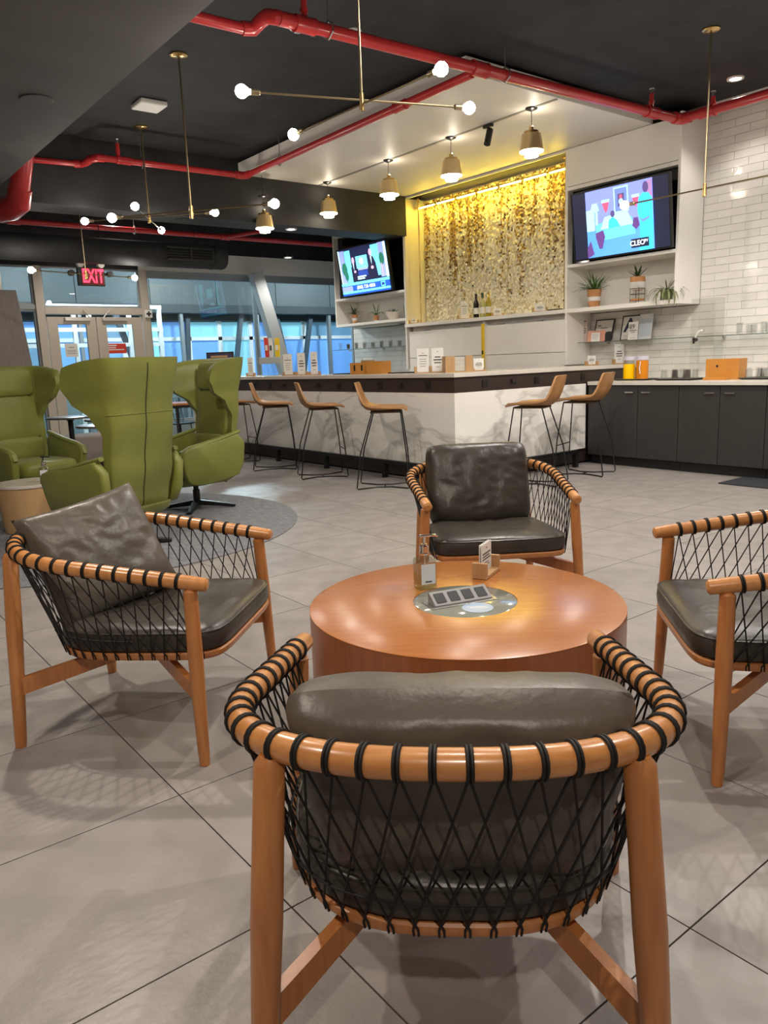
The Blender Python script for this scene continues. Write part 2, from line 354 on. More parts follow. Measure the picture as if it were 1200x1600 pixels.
for k, (sn, d, cx, cy) in enumerate(cells):
    if sn == 0 and k < 290: inst(tm, 'tile', floor, (cx, cy, 0))
    else: rest.box(cx-TX/2+0.002, cx+TX/2-0.002, cy-TY/2+0.002, cy+TY/2-0.002, -0.009, 0)
tag(rest.build('tile_field', M_tile, floor, smooth=False), 'further floor tiles', kind='stuff')

ceiling = sbox('ceiling', M_black_ceil, 'matte black open ceiling', 'ceiling', -4, 9.2, -3.5, YS+0.1, ZC, ZC+0.1)
sbox('trim_1', M_soffit, 'white glossy dropped soffit above the bar', 'soffit', 4.90, XU+0.02, 4.97, 8.95, 3.52, 3.655, bevel=0.004)
sbox('trim_2', M_black_ceil, 'black ceiling beam beyond the soffit', 'beam', 2.05, 7.575, 8.955, 9.44, 2.98, ZC)
sbox('trim_3', M_grey_bulk, 'wide charcoal dropped bulkhead at upper left', 'bulkhead', -4, 2.0, -3.5, 9.0, 2.98, ZC)
sbox('wall_rear', M_wall, 'plain wall behind the viewer', 'wall', -4, 9.2, -3.6, -3.5, -0.1, ZC)
sbox('wall_left', M_wall, 'plain wall off to the left', 'wall', -4.1, -4, -3.5, YS, -0.1, ZC)

# ---- tiled back wall (x = XW plane faces the room)
wb = sbox('wall_back', M_wgrout, 'white glazed brick-tile wall behind bar', 'wall', XW+0.004, XW+0.25, -3.5, 11.02, 0, ZC)
TL, TH = 0.308, 0.0782
wt = MB().box(-0.006, 0.004, -TL/2+0.0014, TL/2-0.0014, -TH/2+0.0014, TH/2-0.0014).mesh('tile', M_wtile, smooth=False)
stuff = MB(); n_t = 0
def tile_rows(y0, y1, z0, z1, single):
    global n_t
    r = 0; nr = int(round((z1-z0)/TH))
    for r in range(nr):
        zc = z0+(r+0.5)*TH
        if zc+TH/2 > z1+0.03: break
        k0 = math.floor(y0/TL)-1
        for k in range(k0, k0+int((y1-y0)/TL)+4):
            a = k*TL+(TL/2 if r % 2 else 0); b = a+TL
            a2, b2 = max(a, y0), min(b, y1)
            if b2-a2 < 0.02: continue
            if single:
                o = inst(wt, 'tile', wb, (XW, (a2+b2)/2, zc), (0, random.uniform(-0.012, 0.012), random.uniform(-0.006, 0.006)), (1, (b2-a2)/TL, 1)); n_t += 1
            else: stuff.box(XW-0.006, XW+0.004, a2+0.0014, b2-0.0014, zc-TH/2+0.0014, zc+TH/2-0.0014)
tile_rows(2.9, 4.62, 0.90, ZC, True)
tile_rows(4.62, 6.05, 0.90, 1.69, True)
tile_rows(9.05, 11.0, 0.90, 1.80, False)
tile_rows(-1.0, 2.9, 0.0, ZC, False)
tag(stuff.build('tile_field', M_wtile, wb, smooth=False), 'further white wall tiles', kind='stuff')
# white tile pier at far left and black upper walls
pier = sbox('wall_pier', M_wgrout, 'narrow white tiled pier at far left edge', 'wall', 1.6, 2.17, 9.5, 9.9, 0, 2.98)
pm = MB()
for r in range(38):
    for k in range(-1, 3):
        a = max(1.6, 1.6+k*TL+(TL/2 if r % 2 else 0)); b = min(2.17, 1.6+(k+1)*TL+(TL/2 if r % 2 else 0))
        if b-a > 0.03: pm.box(a+0.0015, b-0.0015, 9.49, 9.502, r*TH+0.0015, (r+1)*TH-0.0015)
tag(pm.build('tile_field', M_wtile, pier, smooth=False), 'stacked white tiles', kind='stuff')

# ---- storefront at y = YS
st = structure(thing('wall_storefront', 'glazed storefront wall with beige metal framing', 'wall'), None, None)
MB().box(4.9, 9.2, YS-0.06, YS+0.14, 2.79, 3.09).build('header', M_white_matte, st, smooth=False)
MB().box(-4, 9.2, YS-0.02, YS+0.14, 3.09, ZC).build('upper_panel', M_black_ceil, st, smooth=False)
MB().box(-4, 4.9, YS-0.02, YS+0.14, 2.79, 3.09).build('upper_panel', M_black_ceil, st, smooth=False)
MB().box(-4, 2.3, YS, YS+0.1, 0, 2.79).build('side_panel', M_wall, st, smooth=False)
for (x0, x1) in ((3.28, 3.40), (4.90, 5.02)):
    MB().box(x0, x1, YS-0.05, YS+0.1, 0, 2.79).build('post', M_frame, st, bevel=0.004)
MB().box(3.40, 4.90, YS-0.05, YS+0.1, 2.09, 2.19).build('transom_bar', M_frame, st, bevel=0.003)
MB().box(2.3, 3.28, YS-0.03, YS+0.06, 2.16, 2.22).build('transom_bar', M_winf, st, smooth=False)
MB().box(5.02, 9.2, YS-0.02, YS+0.08, 2.70, 2.79).build('head_rail', M_winf, st, smooth=False)
MB().box(5.02, 9.2, YS-0.05, YS+0.1, 0, 0.35).build('sill_wall', M_lowteal, st, smooth=False)
def window(n, label, x0, x1, z0, z1):
    w = structure(thing('window_%d' % n, label, 'window', ((x0+x1)/2, YS+0.03, z0)), None, None)
    t = MB(); h = z1-z0; a = (x1-x0)/2
    for b in ((-a, -a+0.03, 0, h), (a-0.03, a, 0, h), (-a+0.03, a-0.03, 0, 0.03), (-a+0.03, a-0.03, h-0.03, h)): t.box(b[0], b[1], -0.03, 0.03, b[2], b[3])
    t.build('window_frame', M_winf, w, smooth=False)
    MB().box(-a+0.03, a-0.03, -0.004, 0.004, 0.03, h-0.03).build('pane', M_pane, w, smooth=False)
window(1, 'narrow sidelight window left of the doors', 2.3, 3.28, 0.05, 2.16)
window(2, 'small upper sidelight window left of the doors', 2.3, 3.28, 2.22, 2.79)
window(3, 'transom window over the double doors', 3.40, 4.90, 2.19, 2.79)
window(4, 'large window between door post and slanted strut', 5.02, 7.0, 0.35, 2.70)
window(5, 'large window behind the bar right of the strut', 7.0, 9.15, 0.35, 2.70)
def door(n, label, x0, x1, hinge):
    d = structure(thing('door_%d' % n, label, 'door', ((x0+x1)/2, YS, 0.01)), None, None)
    a = (x1-x0)/2; h = 2.04; t = MB(); sw = 0.15
    for b in ((-a, -a+sw, 0, h), (a-sw, a, 0, h), (-a+sw, a-sw, 0, 0.24), (-a+sw, a-sw, h-0.11, h)): t.box(b[0], b[1], -0.025, 0.025, b[2], b[3])
    t.build('door_frame', M_frame, d, bevel=0.003)
    MB().box(-a+sw, a-sw, -0.004, 0.004, 0.24, h-0.11).build('pane', M_pane, d, smooth=False)
    x = a*0.82*hinge
    MB().tube([(x, -0.03, 0.85), (x, -0.075, 0.87), (x, -0.075, 1.17), (x, -0.03, 1.19)], 0.010, 8).build('pull_handle', M_steel, d)
    MB().beam((-a*0.3*hinge, -0.05, h-0.035), (a*0.75*hinge, -0.05, h-0.035), 0.04, 0.05).beam((a*0.75*hinge, -0.06, h-0.02), (a*0.45*hinge, -0.08, h+0.10), 0.012, 0.012).build('door_closer', M_steel, d, smooth=False)
    return d
d1 = door(1, 'left leaf of the glazed double doors with white notice', 3.42, 4.145, 1)
d2 = door(2, 'right leaf of the glazed double doors with red notice', 4.155, 4.88, -1)
def notice(name, label, loc, w, h, m, lines, ink):
    t = thing(name, label, 'sign', loc)
    MB().box(-w/2, w/2, -0.003, 0, -h/2, h/2).build('sheet', m, t, smooth=False)
    p = MB()
    for (x0, x1, z, th) in lines: p.box(x0*w, x1*w, -0.0045, -0.003, z*h-th*h/2, z*h+th*h/2)
    p.build('print', ink, t, smooth=False); return t
notice('paper_notice', 'white rounded notice stuck on left glass door', (3.735, YS-0.006, 1.55), 0.19, 0.20, M_card,
       [(-.2, .2, .22, .08), (-.35, .35, .0, .05), (-.3, .3, -.12, .05), (-.35, .35, -.25, .05)], M_inkl)
notice('paper_notice', 'red notice with white lettering on right glass door', (4.44, YS-0.006, 1.565), 0.30, 0.155, M_redp,
       [(-.45, .0, .30, .12), (-.45, -.05, .08, .10), (-.45, .38, -.12, .10)], M_card)
g = thing('alarm_strobe', 'white square alarm box with black cross on door post', 'alarm', (4.985, YS-0.055, 2.10))
MB().box(-0.06, 0.06, -0.04, 0, -0.06, 0.06).build('housing', M_wplast, g, bevel=0.006)
MB().box(-0.04, 0.04, -0.046, -0.04, -0.013, 0.013).box(-0.013, 0.013, -0.0465, -0.04, -0.04, 0.04).build('cross', M_plast, g, smooth=False)
o = MB().beam((6.90, YS-0.25, 2.80), (7.70, YS-0.25, 0.0), 0.22, 0.16, (0,1,0)).build('steel_strut', M_strut, None, bevel=0.006)
structure(o, 'slanted grey steel strut in front of the window', 'strut'); o.name = 'trim_5'

# ---- world outside the glass: opposite concourse, lit blue at night
sbox('floor_outside', M_lowteal, 'pale paving outside the glass', 'floor', -2, 18, YS+0.14, 18.5, -0.12, -0.02)
YE = 17.0
sbox('wall_opposite', M_lowteal, 'pale teal dado of the concourse opposite', 'wall', 2, 16, YE, YE+0.3, -0.02, 0.85)
fa = structure(thing('wall_fascia', 'teal cladding panels above the blue windows outside', 'wall', (0, 0, 0)), None, None)
for k in range(9):
    x = 2.0+k*1.55
    MB().box(x+0.008, x+1.542, YE-0.6, YE-0.5, 2.60, 3.35).build('panel', M_fascia, fa, smooth=False)
MB().box(2, 16, YE-0.5, YE+0.3, 3.35, 3.45).build('cap', M_fascia, fa, smooth=False)
MB().box(2, 16, YE-0.62, YE-0.5, 3.35, 4.8).build('upper_band', M_dteal, fa, smooth=False)
MB().box(2, 16, YE-0.62, YE+0.1, 2.42, 2.60).build('soffit_edge', M_dteal, fa, smooth=False)
MB().box(2, 16, YE-0.15, YE+0.1, 2.28, 2.42).build('head_band', M_fascia, fa, smooth=False)
ox = structure(thing('window_6', 'long row of blue lit windows outside the glass', 'window', (0, 0, 0)), None, None)
xs = [3.0, 4.0, 4.7, 5.5, 6.2, 7.05, 7.72, 8.50, 9.32, 10.10, 10.85, 11.62, 12.5, 13.4, 14.3]
rng = random.Random(3)
for a, b in zip(xs[:-1], xs[1:]):
    for z0, z1 in ((0.90, 1.84), (1.92, 2.26)):
        MB().box(a+0.03, b-0.03, YE+0.02, YE+0.03, z0, z1).build('lit_pane', rng.choice([M_blueA, M_blueB, M_blueC, M_blueA]), ox, smooth=False)
    MB().box(a-0.05, a+0.05, YE-0.05, YE+0.04, 0.85, 2.28).build('mullion', M_wmull, ox, smooth=False)
MB().box(3, 14.3, YE-0.05, YE+0.04, 1.84, 1.92).build('rail', M_wmull, ox, smooth=False)
MB().box(3, 14.3, YE-0.05, YE+0.04, 0.82, 0.90).build('rail', M_wmull, ox, smooth=False)
for i, (x0, x1, yy) in enumerate(((8.95, 8.5, 16.7), (10.9, 10.4, 16.7), (9.9, 10.4, 16.7), (5.4, 6.15, 15.2), (7.6, 7.45, 16.7))):
    o = MB().beam((x0, yy, 2.41), (x1, yy, -0.02), 0.10, 0.09, (0,1,0)).build('trim_%d' % (10+i), mat('dark slate strut', (0.06, 0.085, 0.11), 0.5), smooth=False)
    structure(o, ['dark strut outside between blue panes, left one', 'dark strut outside behind the bar menus', 'strut outside leaning the other way',
                  'strut outside seen through the doors', 'strut outside beside the door post'][i], 'strut')
for i, x in enumerate((5.15, 7.35, 9.25, 11.3)):
    o = MB().box(x-0.035, x+0.035, 16.45, 16.55, -0.02, 2.415).build('trim_%d' % (20+i), M_winf, smooth=False)
    structure(o, ['thin grey column outside seen through the doors', 'thin grey column outside right of the door post', 'thin grey column outside in the window middle', 'thin grey column outside beside the left television'][i], 'column')
wf = structure(thing('window_7', 'white framed screen outside seen through the doors', 'window', (0, 0, 0)), None, None)
for x in (3.9, 4.52, 4.80, 5.55, 6.15): MB().box(x-0.035, x+0.035, 14.77, 14.85, -0.02, 2.42).build('mullion', M_wmull, wf, smooth=False)
for z in (1.70, 1.98, 2.40): MB().box(3.3, 6.2, 14.775, 14.845, z-0.035, z+0.035).build('rail', M_wmull, wf, smooth=False)
sbox('ceiling_outside', M_white_matte, 'pale canopy ceiling outside above the doors', 'ceiling', 2.0, 6.2, 13.6, 16.3, 3.45, 3.6)

# ================================================================== CEILING FITTINGS
dlm = MB().lathe([(0.055, -0.012), (0.075, -0.012), (0.078, 0.0), (0.055, 0.0)], 20, cap=False).mesh('ring', M_wplast)
dll = MB().lathe([(0.055, -0.004), (0.055, 0.0)], 20).mesh('lens', M_dl)
for (x, y, z, p, a, c), lb in zip(DOWN, DOWN_LABEL):
    t = thing('downlight', 'small round recessed downlight '+lb, 'downlight', (x, y, z if z != 3.5 else ZC), group='recessed downlights')
    inst(dlm, 'ring', t); inst(dll, 'lens', t, (0, 0, -0.001))
    if z == 3.0: MB().lathe([(0.078, 0), (0.078, 0.06), (0.006, 0.062), (0.006, ZC-3.0)], 18).build('stem', M_blackm, t)

def pipe_thing(label, segs, r, elbows=(), tees=(), heads=(), hangers=(), ztop=ZC):
    t = thing('sprinkler_pipe', label, 'pipe', segs[0][0]); o = Vector(segs[0][0])
    for a, b, rr in segs: MB().tube([Vector(a)-o, Vector(b)-o], rr, 14).build('pipe_run', M_red, t)
    for pts, rr in elbows: MB().tube([Vector(p)-o for p in pts], rr*1.28, 14).build('elbow', M_red, t)
    for p, d, rr in tees:
        p = Vector(p)-o; d = Vector(d); m = MB()
        m.tube([p-d*0.075, p-d*0.055, p+d*0.055, p+d*0.075], [rr*1.3, rr*1.22, rr*1.22, rr*1.3], 14); m.build('fitting', M_red, t)
    for p, h in heads:
        p = Vector(p)-o; m = MB().tube([p, p+Vector((0,0,h))], 0.020, 10).tube([p+Vector((0,0,h*0.45)), p+Vector((0,0,h*0.62))], 0.027, 10); m.build('riser', M_red, t)
        MB().tube([p+Vector((0,0,h)), p+Vector((0,0,h+0.04))], 0.014, 8).lathe([(0.022, 0), (0.024, 0.004)], 10, p+Vector((0,0,h+0.04))).build('sprinkler_head', M_steel, t)
    for p in hangers:
        p = Vector(p)-o; m = MB().tube([p+Vector((0,0,0.03)), Vector((p.x, p.y, ztop-o.z))], 0.005, 6)
        m.tube([p+Vector((0.0, 0, 0.06)), p+Vector((0,0.05,0.03)), p+Vector((0,0.055,-0.02)), p+Vector((0,0,-0.055)), p+Vector((0,-0.055,-0.02)), p+Vector((0,-0.05,0.03)), p+Vector((0,0,0.06))], 0.006, 6)
        m.build('hanger', M_steel, t)
    return t
zp = 3.40
pipe_thing('long red sprinkler pipe across the ceiling to the tiled wall corner',
    [((2.93, 4.67, zp), (7.27, 4.48, zp), 0.042), ((1.9, 4.95, zp), (2.86, 4.93, zp), 0.036), ((7.30, 4.42, zp), (7.32, 1.2, zp), 0.042)], 0.04,
    elbows=[([(7.20, 4.48, zp), (7.28, 4.475, zp), (7.305, 4.45, zp), (7.31, 4.37, zp)], 0.042),
            ([(2.80, 4.93, zp), (2.88, 4.92, zp+0.01), (2.90, 4.85, zp+0.04), (2.89, 4.75, zp+0.03), (2.92, 4.69, zp+0.01), (3.02, 4.665, zp)], 0.036)],
    tees=[((4.68, 4.60, zp), (1, -0.04, 0), 0.045), ((6.85, 4.50, zp), (1, -0.04, 0), 0.042), ((3.12, 4.665, zp), (1, -0.04, 0), 0.042), ((7.31, 4.2, zp), (0, 1, 0), 0.042)],
    heads=[((6.85, 4.50, zp), 0.16), ((3.12, 4.665, zp), 0.16), ((7.31, 4.15, zp), 0.12)], hangers=[(4.95, 4.58, zp), (3.3, 4.65, zp)])
pipe_thing('red sprinkler branch pipe running under the white soffit',
    [((4.70, 4.70, zp), (4.74, 8.46, zp), 0.034), ((4.70, 8.50, zp), (3.02, 8.53, zp), 0.034), ((2.98, 8.88, zp), (1.95, 9.0, zp), 0.030)], 0.034,
    elbows=[([(4.74, 8.40, zp), (4.735, 8.47, zp), (4.70, 8.50, zp), (4.62, 8.50, zp)], 0.034),
            ([(3.10, 8.53, zp), (3.03, 8.55, zp), (2.99, 8.62, zp), (2.99, 8.78, zp), (2.97, 8.86, zp), (2.90, 8.89, zp)], 0.032)],
    tees=[((4.71, 5.6, zp), (0, 1, 0), 0.034), ((3.3, 8.52, zp), (1, 0, 0), 0.034)], heads=[((3.25, 8.52, zp), 0.16)], hangers=[(4.735, 7.7, zp), (3.5, 8.52, zp)])
pipe_thing('thin red pipe in the dark recess beyond the beam',
    [((2.3, 11.2, 3.17), (8.0, 11.2, 3.17), 0.036), ((5.82, 11.2, 3.17), (6.10, 10.45, 3.17), 0.030)], 0.034, tees=[((5.82, 11.2, 3.17), (1, 0, 0), 0.038), ((2.8, 11.2, 3.17), (1, 0, 0), 0.038)], hangers=[(4.4, 11.2, 3.17)])
t = thing('standpipe', 'thick glossy red standpipe with elbow at left edge', 'pipe', (2.14, 8.45, 2.86))
MB().tube([(0.08, -0.25, 0.45), (0.05, -0.14, 0.20), (0.03, -0.05, 0.04)], 0.095, 18).build('pipe_run', M_red, t)
MB().tube([(0.045, -0.10, 0.12), (0.03, -0.03, 0.0), (-0.02, 0.08, -0.04), (-0.10, 0.22, -0.05)], [0.108, 0.118, 0.118, 0.108], 18).build('elbow', M_red, t)
MB().tube([(-0.08, 0.2, -0.05), (-0.4, 0.75, -0.08)], 0.09, 18).build('pipe_run', M_red, t)

# chandeliers of brass rods with globe bulbs
bulb = MB().lathe([(0.001, -0.038), (0.02, -0.033), (0.034, -0.018), (0.039, 0), (0.034, 0.018), (0.024, 0.031), (0.016, 0.042), (0.014, 0.05)], 18).mesh('bulb', M_bulb)
sock = MB().lathe([(0.013, 0.05), (0.017, 0.052), (0.017, 0.10), (0.007, 0.112)], 14).mesh('socket', M_dbrass)
canm = MB().lathe([(0.07, 0), (0.07, -0.010), (0.06, -0.016), (0.008, -0.02)], 24).mesh('canopy', M_brass)
def chandelier(label, hub, rods, dz=0.012):
    t = thing('chandelier', label, 'chandelier', hub, group='brass rod chandeliers')
    inst(canm, 'canopy', t, (0, 0, ZC-hub[2]))
    MB().tube([(0, 0, 0), (0, 0, ZC-hub[2]-0.015)], 0.008, 10).build('stem', M_dbrass, t)
    MB().tube([(0, 0, -0.05), (0, 0, 0.05)], 0.016, 14).build('hub', M_brass, t)
    for k, (a, l1, l2) in enumerate(rods):
        d = Vector((math.cos(math.radians(a)), math.sin(math.radians(a)), 0)); z = Vector((0, 0, -dz if k % 2 else dz))
        MB().tube([z-d*(l2-0.08), z+d*(l1-0.08)], 0.0065, 8).build('rod', M_dbrass, t)
        for s, ln in ((1, l1), (-1, l2)):
            q = (-d*s).to_track_quat('Z', 'Y').to_euler(); p = z+d*s*ln
            b = inst(bulb, 'bulb', t, p, q); sc = inst(sock, 'socket', b)
chandelier('brass rod chandelier with four bulbs crossing before the white soffit', (3.13, 4.09, 2.78), [(-19.5, 0.73, 0.74), (92, 0.76, 0.70)])
chandelier('single brass rod chandelier hanging over the green chairs', (2.975, 6.29, 2.483), [(-51, 0.74, 0.74)])
chandelier('brass rod chandelier with four bulbs behind the long single rod', (3.42, 8.26, 2.787), [(-46, 0.73, 0.73), (57, 0.68, 0.68)])
chandelier('brass rod chandelier hanging before the right television', (6.26, 3.595, 2.487), [(90.5, 0.76, 0.76)])
chandelier('brass rod chandelier in front of the exit sign', (3.36, 10.30, 2.42), [(15, 0.73, 0.73)])

# soffit track, pendants, spotlight
tr = thing('light_track', 'thin recessed grey track along the white soffit', 'track', (6.08, 6.97, 3.52))
MB().box(-0.018, 0.018, -1.98, 1.96, -0.006, 0.0).build('rail', mat('grey track', (0.26, 0.25, 0.24), 0.5), tr, smooth=False)
def pend():
    t = thing('pendant_lamp', 'x', 'pendant', (0, 0, 0), group='brass bell pendants')
    MB().lathe([(0.06, 0), (0.055, -0.012), (0.012, -0.03)], 20).build('canopy', M_blackm, t)
    MB().tube([(0, 0, -0.02), (0, 0, -0.185)], 0.0035, 6).build('cord', M_blackm, t)
    MB().lathe([(0.014, -0.16), (0.020, -0.165), (0.022, -0.20), (0.045, -0.205), (0.070, -0.208), (0.071, -0.235), (0.066, -0.237)], 24).build('crown', M_brass, t)
    MB().lathe([(0.030, -0.232), (0.092, -0.234), (0.116, -0.385), (0.112, -0.385), (0.09, -0.24)], 28).build('shade', mat('satin pale brass', (0.74, 0.57, 0.29), 0.30, 0.7), t)
    MB().lathe([(0.108, -0.380), (0.113, -0.392), (0.085, -0.402), (0.062, -0.402)], 28, cap=False).build('rim_glow', M_diff, t)
    MB().lathe([(0.062, -0.38), (0.066, -0.41), (0.064, -0.436), (0.03, -0.442), (0.001, -0.443)], 24).build('diffuser', M_diff, t)
    pl_ = bpy.data.lights.new('pendant_top_glow', 'POINT'); pl_.energy = 1.6; pl_.color = (1.0, 0.88, 0.70); pl_.shadow_soft_size = 0.02
    lo = bpy.data.objects.new('pendant_top_glow', pl_); COL.objects.link(lo); lo.parent = t; lo.location = (0.03, 0, -0.13)
    return t
p0 = pend()
PL = ['brass pendant lamp on the soffit nearest the right television', 'brass pendant lamp second from the right over the bar',
      'brass pendant lamp third from the right over the bar', 'brass pendant lamp at the far left end of the soffit', 'brass pendant lamp alone before the black beam, lowest of all']
for i, (x, y, z) in enumerate(((6.08, 5.29, 3.52), (6.08, 6.41, 3.52), (6.08, 7.48, 3.52), (6.08, 8.75, 3.52), (5.17, 8.86, 3.285))):
    o = p0 if i == 0 else copy_tree(p0); o.location = (x, y, z); o['label'] = PL[i]
    if i == 4: MB().tube([(0, 0, -0.01), (0, 0, 3.52-z)], 0.004, 6).build('drop_rod', M_blackm, o)
t = thing('spotlight', 'black cylinder track spotlight between two brass pendants', 'spotlight', (6.08, 5.86, 3.514))
MB().box(-0.018, 0.018, -0.06, 0.06, -0.03, 0).build('adapter', M_blackm, t, bevel=0.003)
MB().tube([(0, 0, -0.03), (0, -0.01, -0.07)], 0.012, 8).build('arm', M_blackm, t)
MB().tube([(0.02, -0.005, -0.05), (-0.05, -0.03, -0.20)], 0.034, 16).build('barrel', M_blackm, t)
# small ceiling devices
t = thing('access_point', 'white flat box fixed to the black ceiling', 'router', (3.21, 7.51, ZC))
MB().box(-0.13, 0.13, -0.13, 0.13, -0.05, -0.004).build('housing', M_wplast, t, bevel=0.012)
MB().box(-0.10, 0.10, -0.10, 0.10, -0.004, 0).build('bracket', M_plast, t, smooth=False)
for nm, lb, loc, r in (('smoke_detector', 'round white smoke detector beside the red pipe', (3.48, 5.30, ZC), 0.07), ('ceiling_sensor', 'flat white ceiling disc right of the smoke detector', (3.90, 5.16, ZC), 0.06)):
    t = thing(nm, lb, 'detector', loc)
    MB().lathe([(r, 0), (r*1.02, -0.012), (r*0.9, -0.030), (r*0.5, -0.036)], 22).build('body', M_wplast, t)
    MB().lathe([(r*0.45, -0.034), (r*0.4, -0.055), (r*0.1, -0.06)], 16).build('cap', M_steel if nm[0] == 's' else M_wplast, t)
t = thing('ceiling_speaker', 'round charcoal speaker grille in the bulkhead', 'speaker', (1.655, 5.68, 2.98))
MB().lathe([(0.10, 0), (0.105, -0.006), (0.10, -0.010), (0.001, -0.010)], 28).build('grille', M_grey_bulk, t)
t = thing('ceiling_speaker', 'round dark speaker ring under the far beam', 'speaker', (4.25, 9.2, 2.98))
MB().lathe([(0.14, 0), (0.145, -0.006), (0.13, -0.010), (0.001, -0.008)], 28).build('grille', M_black_ceil, t)
# duct
t = thing('air_duct', 'round black air duct with side grille above windows', 'duct', (3.6, 10.55, 2.76))
MB().tube([(-2.2, 0, 0), (1.80, 0, 0), (1.84, 0, 0)], [0.165, 0.165, 0.15], 28).build('body', M_black_ceil, t)
MB().tube([(1.62, 0, 0), (1.65, 0, 0)], 0.170, 28).build('collar', M_blackm, t)
gm = MB()
for k in range(5): gm.box(0.92, 1.58, -0.19, -0.16, -0.07+k*0.034, -0.062+k*0.034)
gm.box(0.90, 1.60, -0.185, -0.15, 0.075, 0.09).box(0.90, 1.60, -0.185, -0.15, -0.09, -0.075).box(1.24, 1.26, -0.195, -0.15, -0.08, 0.08)
gm.build('grille', M_blackm, t, smooth=False)
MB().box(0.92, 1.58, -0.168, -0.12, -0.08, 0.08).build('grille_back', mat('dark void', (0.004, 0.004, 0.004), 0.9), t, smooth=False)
for x in (-1.2, 1.4): MB().tube([(x, 0, 0.16), (x, 0, ZC-2.76)], 0.004, 6).build('hanger_rod', M_blackm, t)
# exit sign
t = thing('exit_sign', 'red lit EXIT sign with two emergency lamp heads', 'sign', (3.585, 10.8, 2.34))
MB().box(-0.175, 0.175, -0.03, 0.03, 0, 0.235).build('housing', M_plast, t, bevel=0.004)
MB().box(-0.125, 0.165, -0.033, -0.03, 0.012, 0.225).build('face', mat('smoked red face', (0.16, 0.01, 0.02), 0.3), t, smooth=False)
text('EXIT', 0.25, M_exitr, t, facing((0.02, -0.036, 0.118), (1, 0, 0), (0, 0, 1)), sx=0.56, bold=0.004)
for x in (-0.13, 0.14):
    MB().tube([(x, 0, 0.235), (x, -0.01, 0.29)], 0.012, 8).build('lamp_arm', M_plast, t)
    MB().tube([(x, 0.02, 0.28), (x, -0.05, 0.275)], 0.042, 16).build('lamp_head', M_wplast, t)
for x in (-0.255, 0.255): MB().tube([(x, 0.02, 0.16), (x, -0.04, 0.16)], 0.04, 14).tube([(x*0.65, 0, 0.16), (x, 0, 0.16)], 0.012, 8).build('side_head', M_plast, t)
MB().tube([(0.10, 0, 0.235), (0.16, 0, 0.32), (0.17, 0, 0.5), (0.16, 0, ZC-2.34)], 0.007, 6).build('conduit', M_plast, t)

# ================================================================== BAR
BY = 5.36; BX = 5.07; BE = 11.2
bar = thing('bar_counter', 'long L-shaped bar clad in white veined marble', 'bar', (BX, BY, 0))
def bb(n, m, x0, x1, y0, y1, z0, z1, bevel=0, par=bar): return MB().box(x0-BX, x1-BX, y0-BY, y1-BY, z0, z1).build(n, m, par, smooth=False, bevel=bevel)
bb('core', M_espresso, BX+0.03, 5.62, BY+0.62, BE, 0.02, 1.03); bb('core', M_espresso, BX+0.03, XW-0.02, BY+0.03, BY+0.58, 0.02, 1.03)
bb('marble_panel', M_marble, BX, BX+0.02, BY, 8.3, 0.17, 0.885); bb('marble_panel', M_marble, BX, BX+0.02, 8.303, BE, 0.17, 0.885)
bb('marble_panel', M_marble, BX+0.021, 7.06, BY, BY+0.02, 0.17, 0.885)
bb('apron', M_espresso, BX-0.002, BX+0.025, BY-0.002, BE, 0.885, 1.028); bb('apron', M_espresso, BX+0.026, XW-0.01, BY-0.002, BY+0.025, 0.885, 1.028)
bb('plinth', M_kick, BX+0.10, BX+0.12, BY+0.1, BE, 0, 0.17); bb('plinth', M_kick, BX+0.10, 7.06, BY+0.09, BY+0.11, 0, 0.17)
fr = MB().beam((-0.10, -0.12, 0.17), (-0.10, BE-BY, 0.17), 0.045, 0.04).beam((-0.12, -0.12, 0.17), (1.69, -0.12, 0.17), 0.045, 0.04)
fo = fr.build('foot_rail', M_blackm, bar, smooth=False)
MB().beam((-0.075, -0.09, 0.148), (-0.075, BE-BY, 0.148), 0.03, 0.01).beam((-0.07, -0.095, 0.148), (1.66, -0.095, 0.148), 0.03, 0.01).build('rail_trim', M_steel, bar, smooth=False)
for p in ((-0.1, 0.98), (-0.1, 2.08), (-0.1, 3.18), (-0.1, 4.28), (-0.1, 5.38), (-0.1, -0.12), (0.82, -0.12), (1.665, -0.12)):
    MB().box(p[0]-0.024, p[0]+0.024, p[1]-0.024, p[1]+0.024, 0, 0.15).build('rail_leg', M_blackm, bar, smooth=False)
om = MB().box(-0.008, 0, -0.036, 0.036, -0.036, 0.036).box(-0.011, -0.008, -0.018, 0.018, 0.006, 0.024).box(-0.011, -0.008, -0.018, 0.018, -0.024, -0.006).mesh('outlet', M_plast, smooth=False)
hm = MB().tube([(0, 0, 0.02), (-0.02, 0, 0.015), (-0.03, 0, -0.015), (-0.05, 0, -0.018), (-0.055, 0, 0.005)], 0.006, 6).box(-0.006, 0, -0.014, 0.014, -0.02, 0.03).mesh('bag_hook', M_blackm)
for y in (8.816, 7.266, 6.497, 5.732, 9.7): inst(om, 'outlet', bar, (-0.002, y-BY, 0.953))
for x in (5.474, 6.236, 7.0): inst(om, 'outlet', bar, (x-BX, -0.002, 0.957), (0, 0, PI/2))
for y in (8.444, 7.673, 6.93, 6.136, 9.2): inst(hm, 'bag_hook', bar, (-0.002, y-BY, 0.95))
for x in (5.858, 6.637): inst(hm, 'bag_hook', bar, (x-BX, -0.002, 0.955), (0, 0, PI/2))
wtop = MB().prism([(BX-0.025, BY-0.025), (XW-0.008, BY-0.025), (XW-0.008, BY+0.62), (BX+0.62, BY+0.62), (BX+0.62, BE), (BX-0.025, BE)], 1.03, 1.07, 'z').build('worktop', M_top, None, smooth=False, bevel=0.004)
tag(wtop, 'pale stone worktop running along the L-shaped bar', 'worktop')

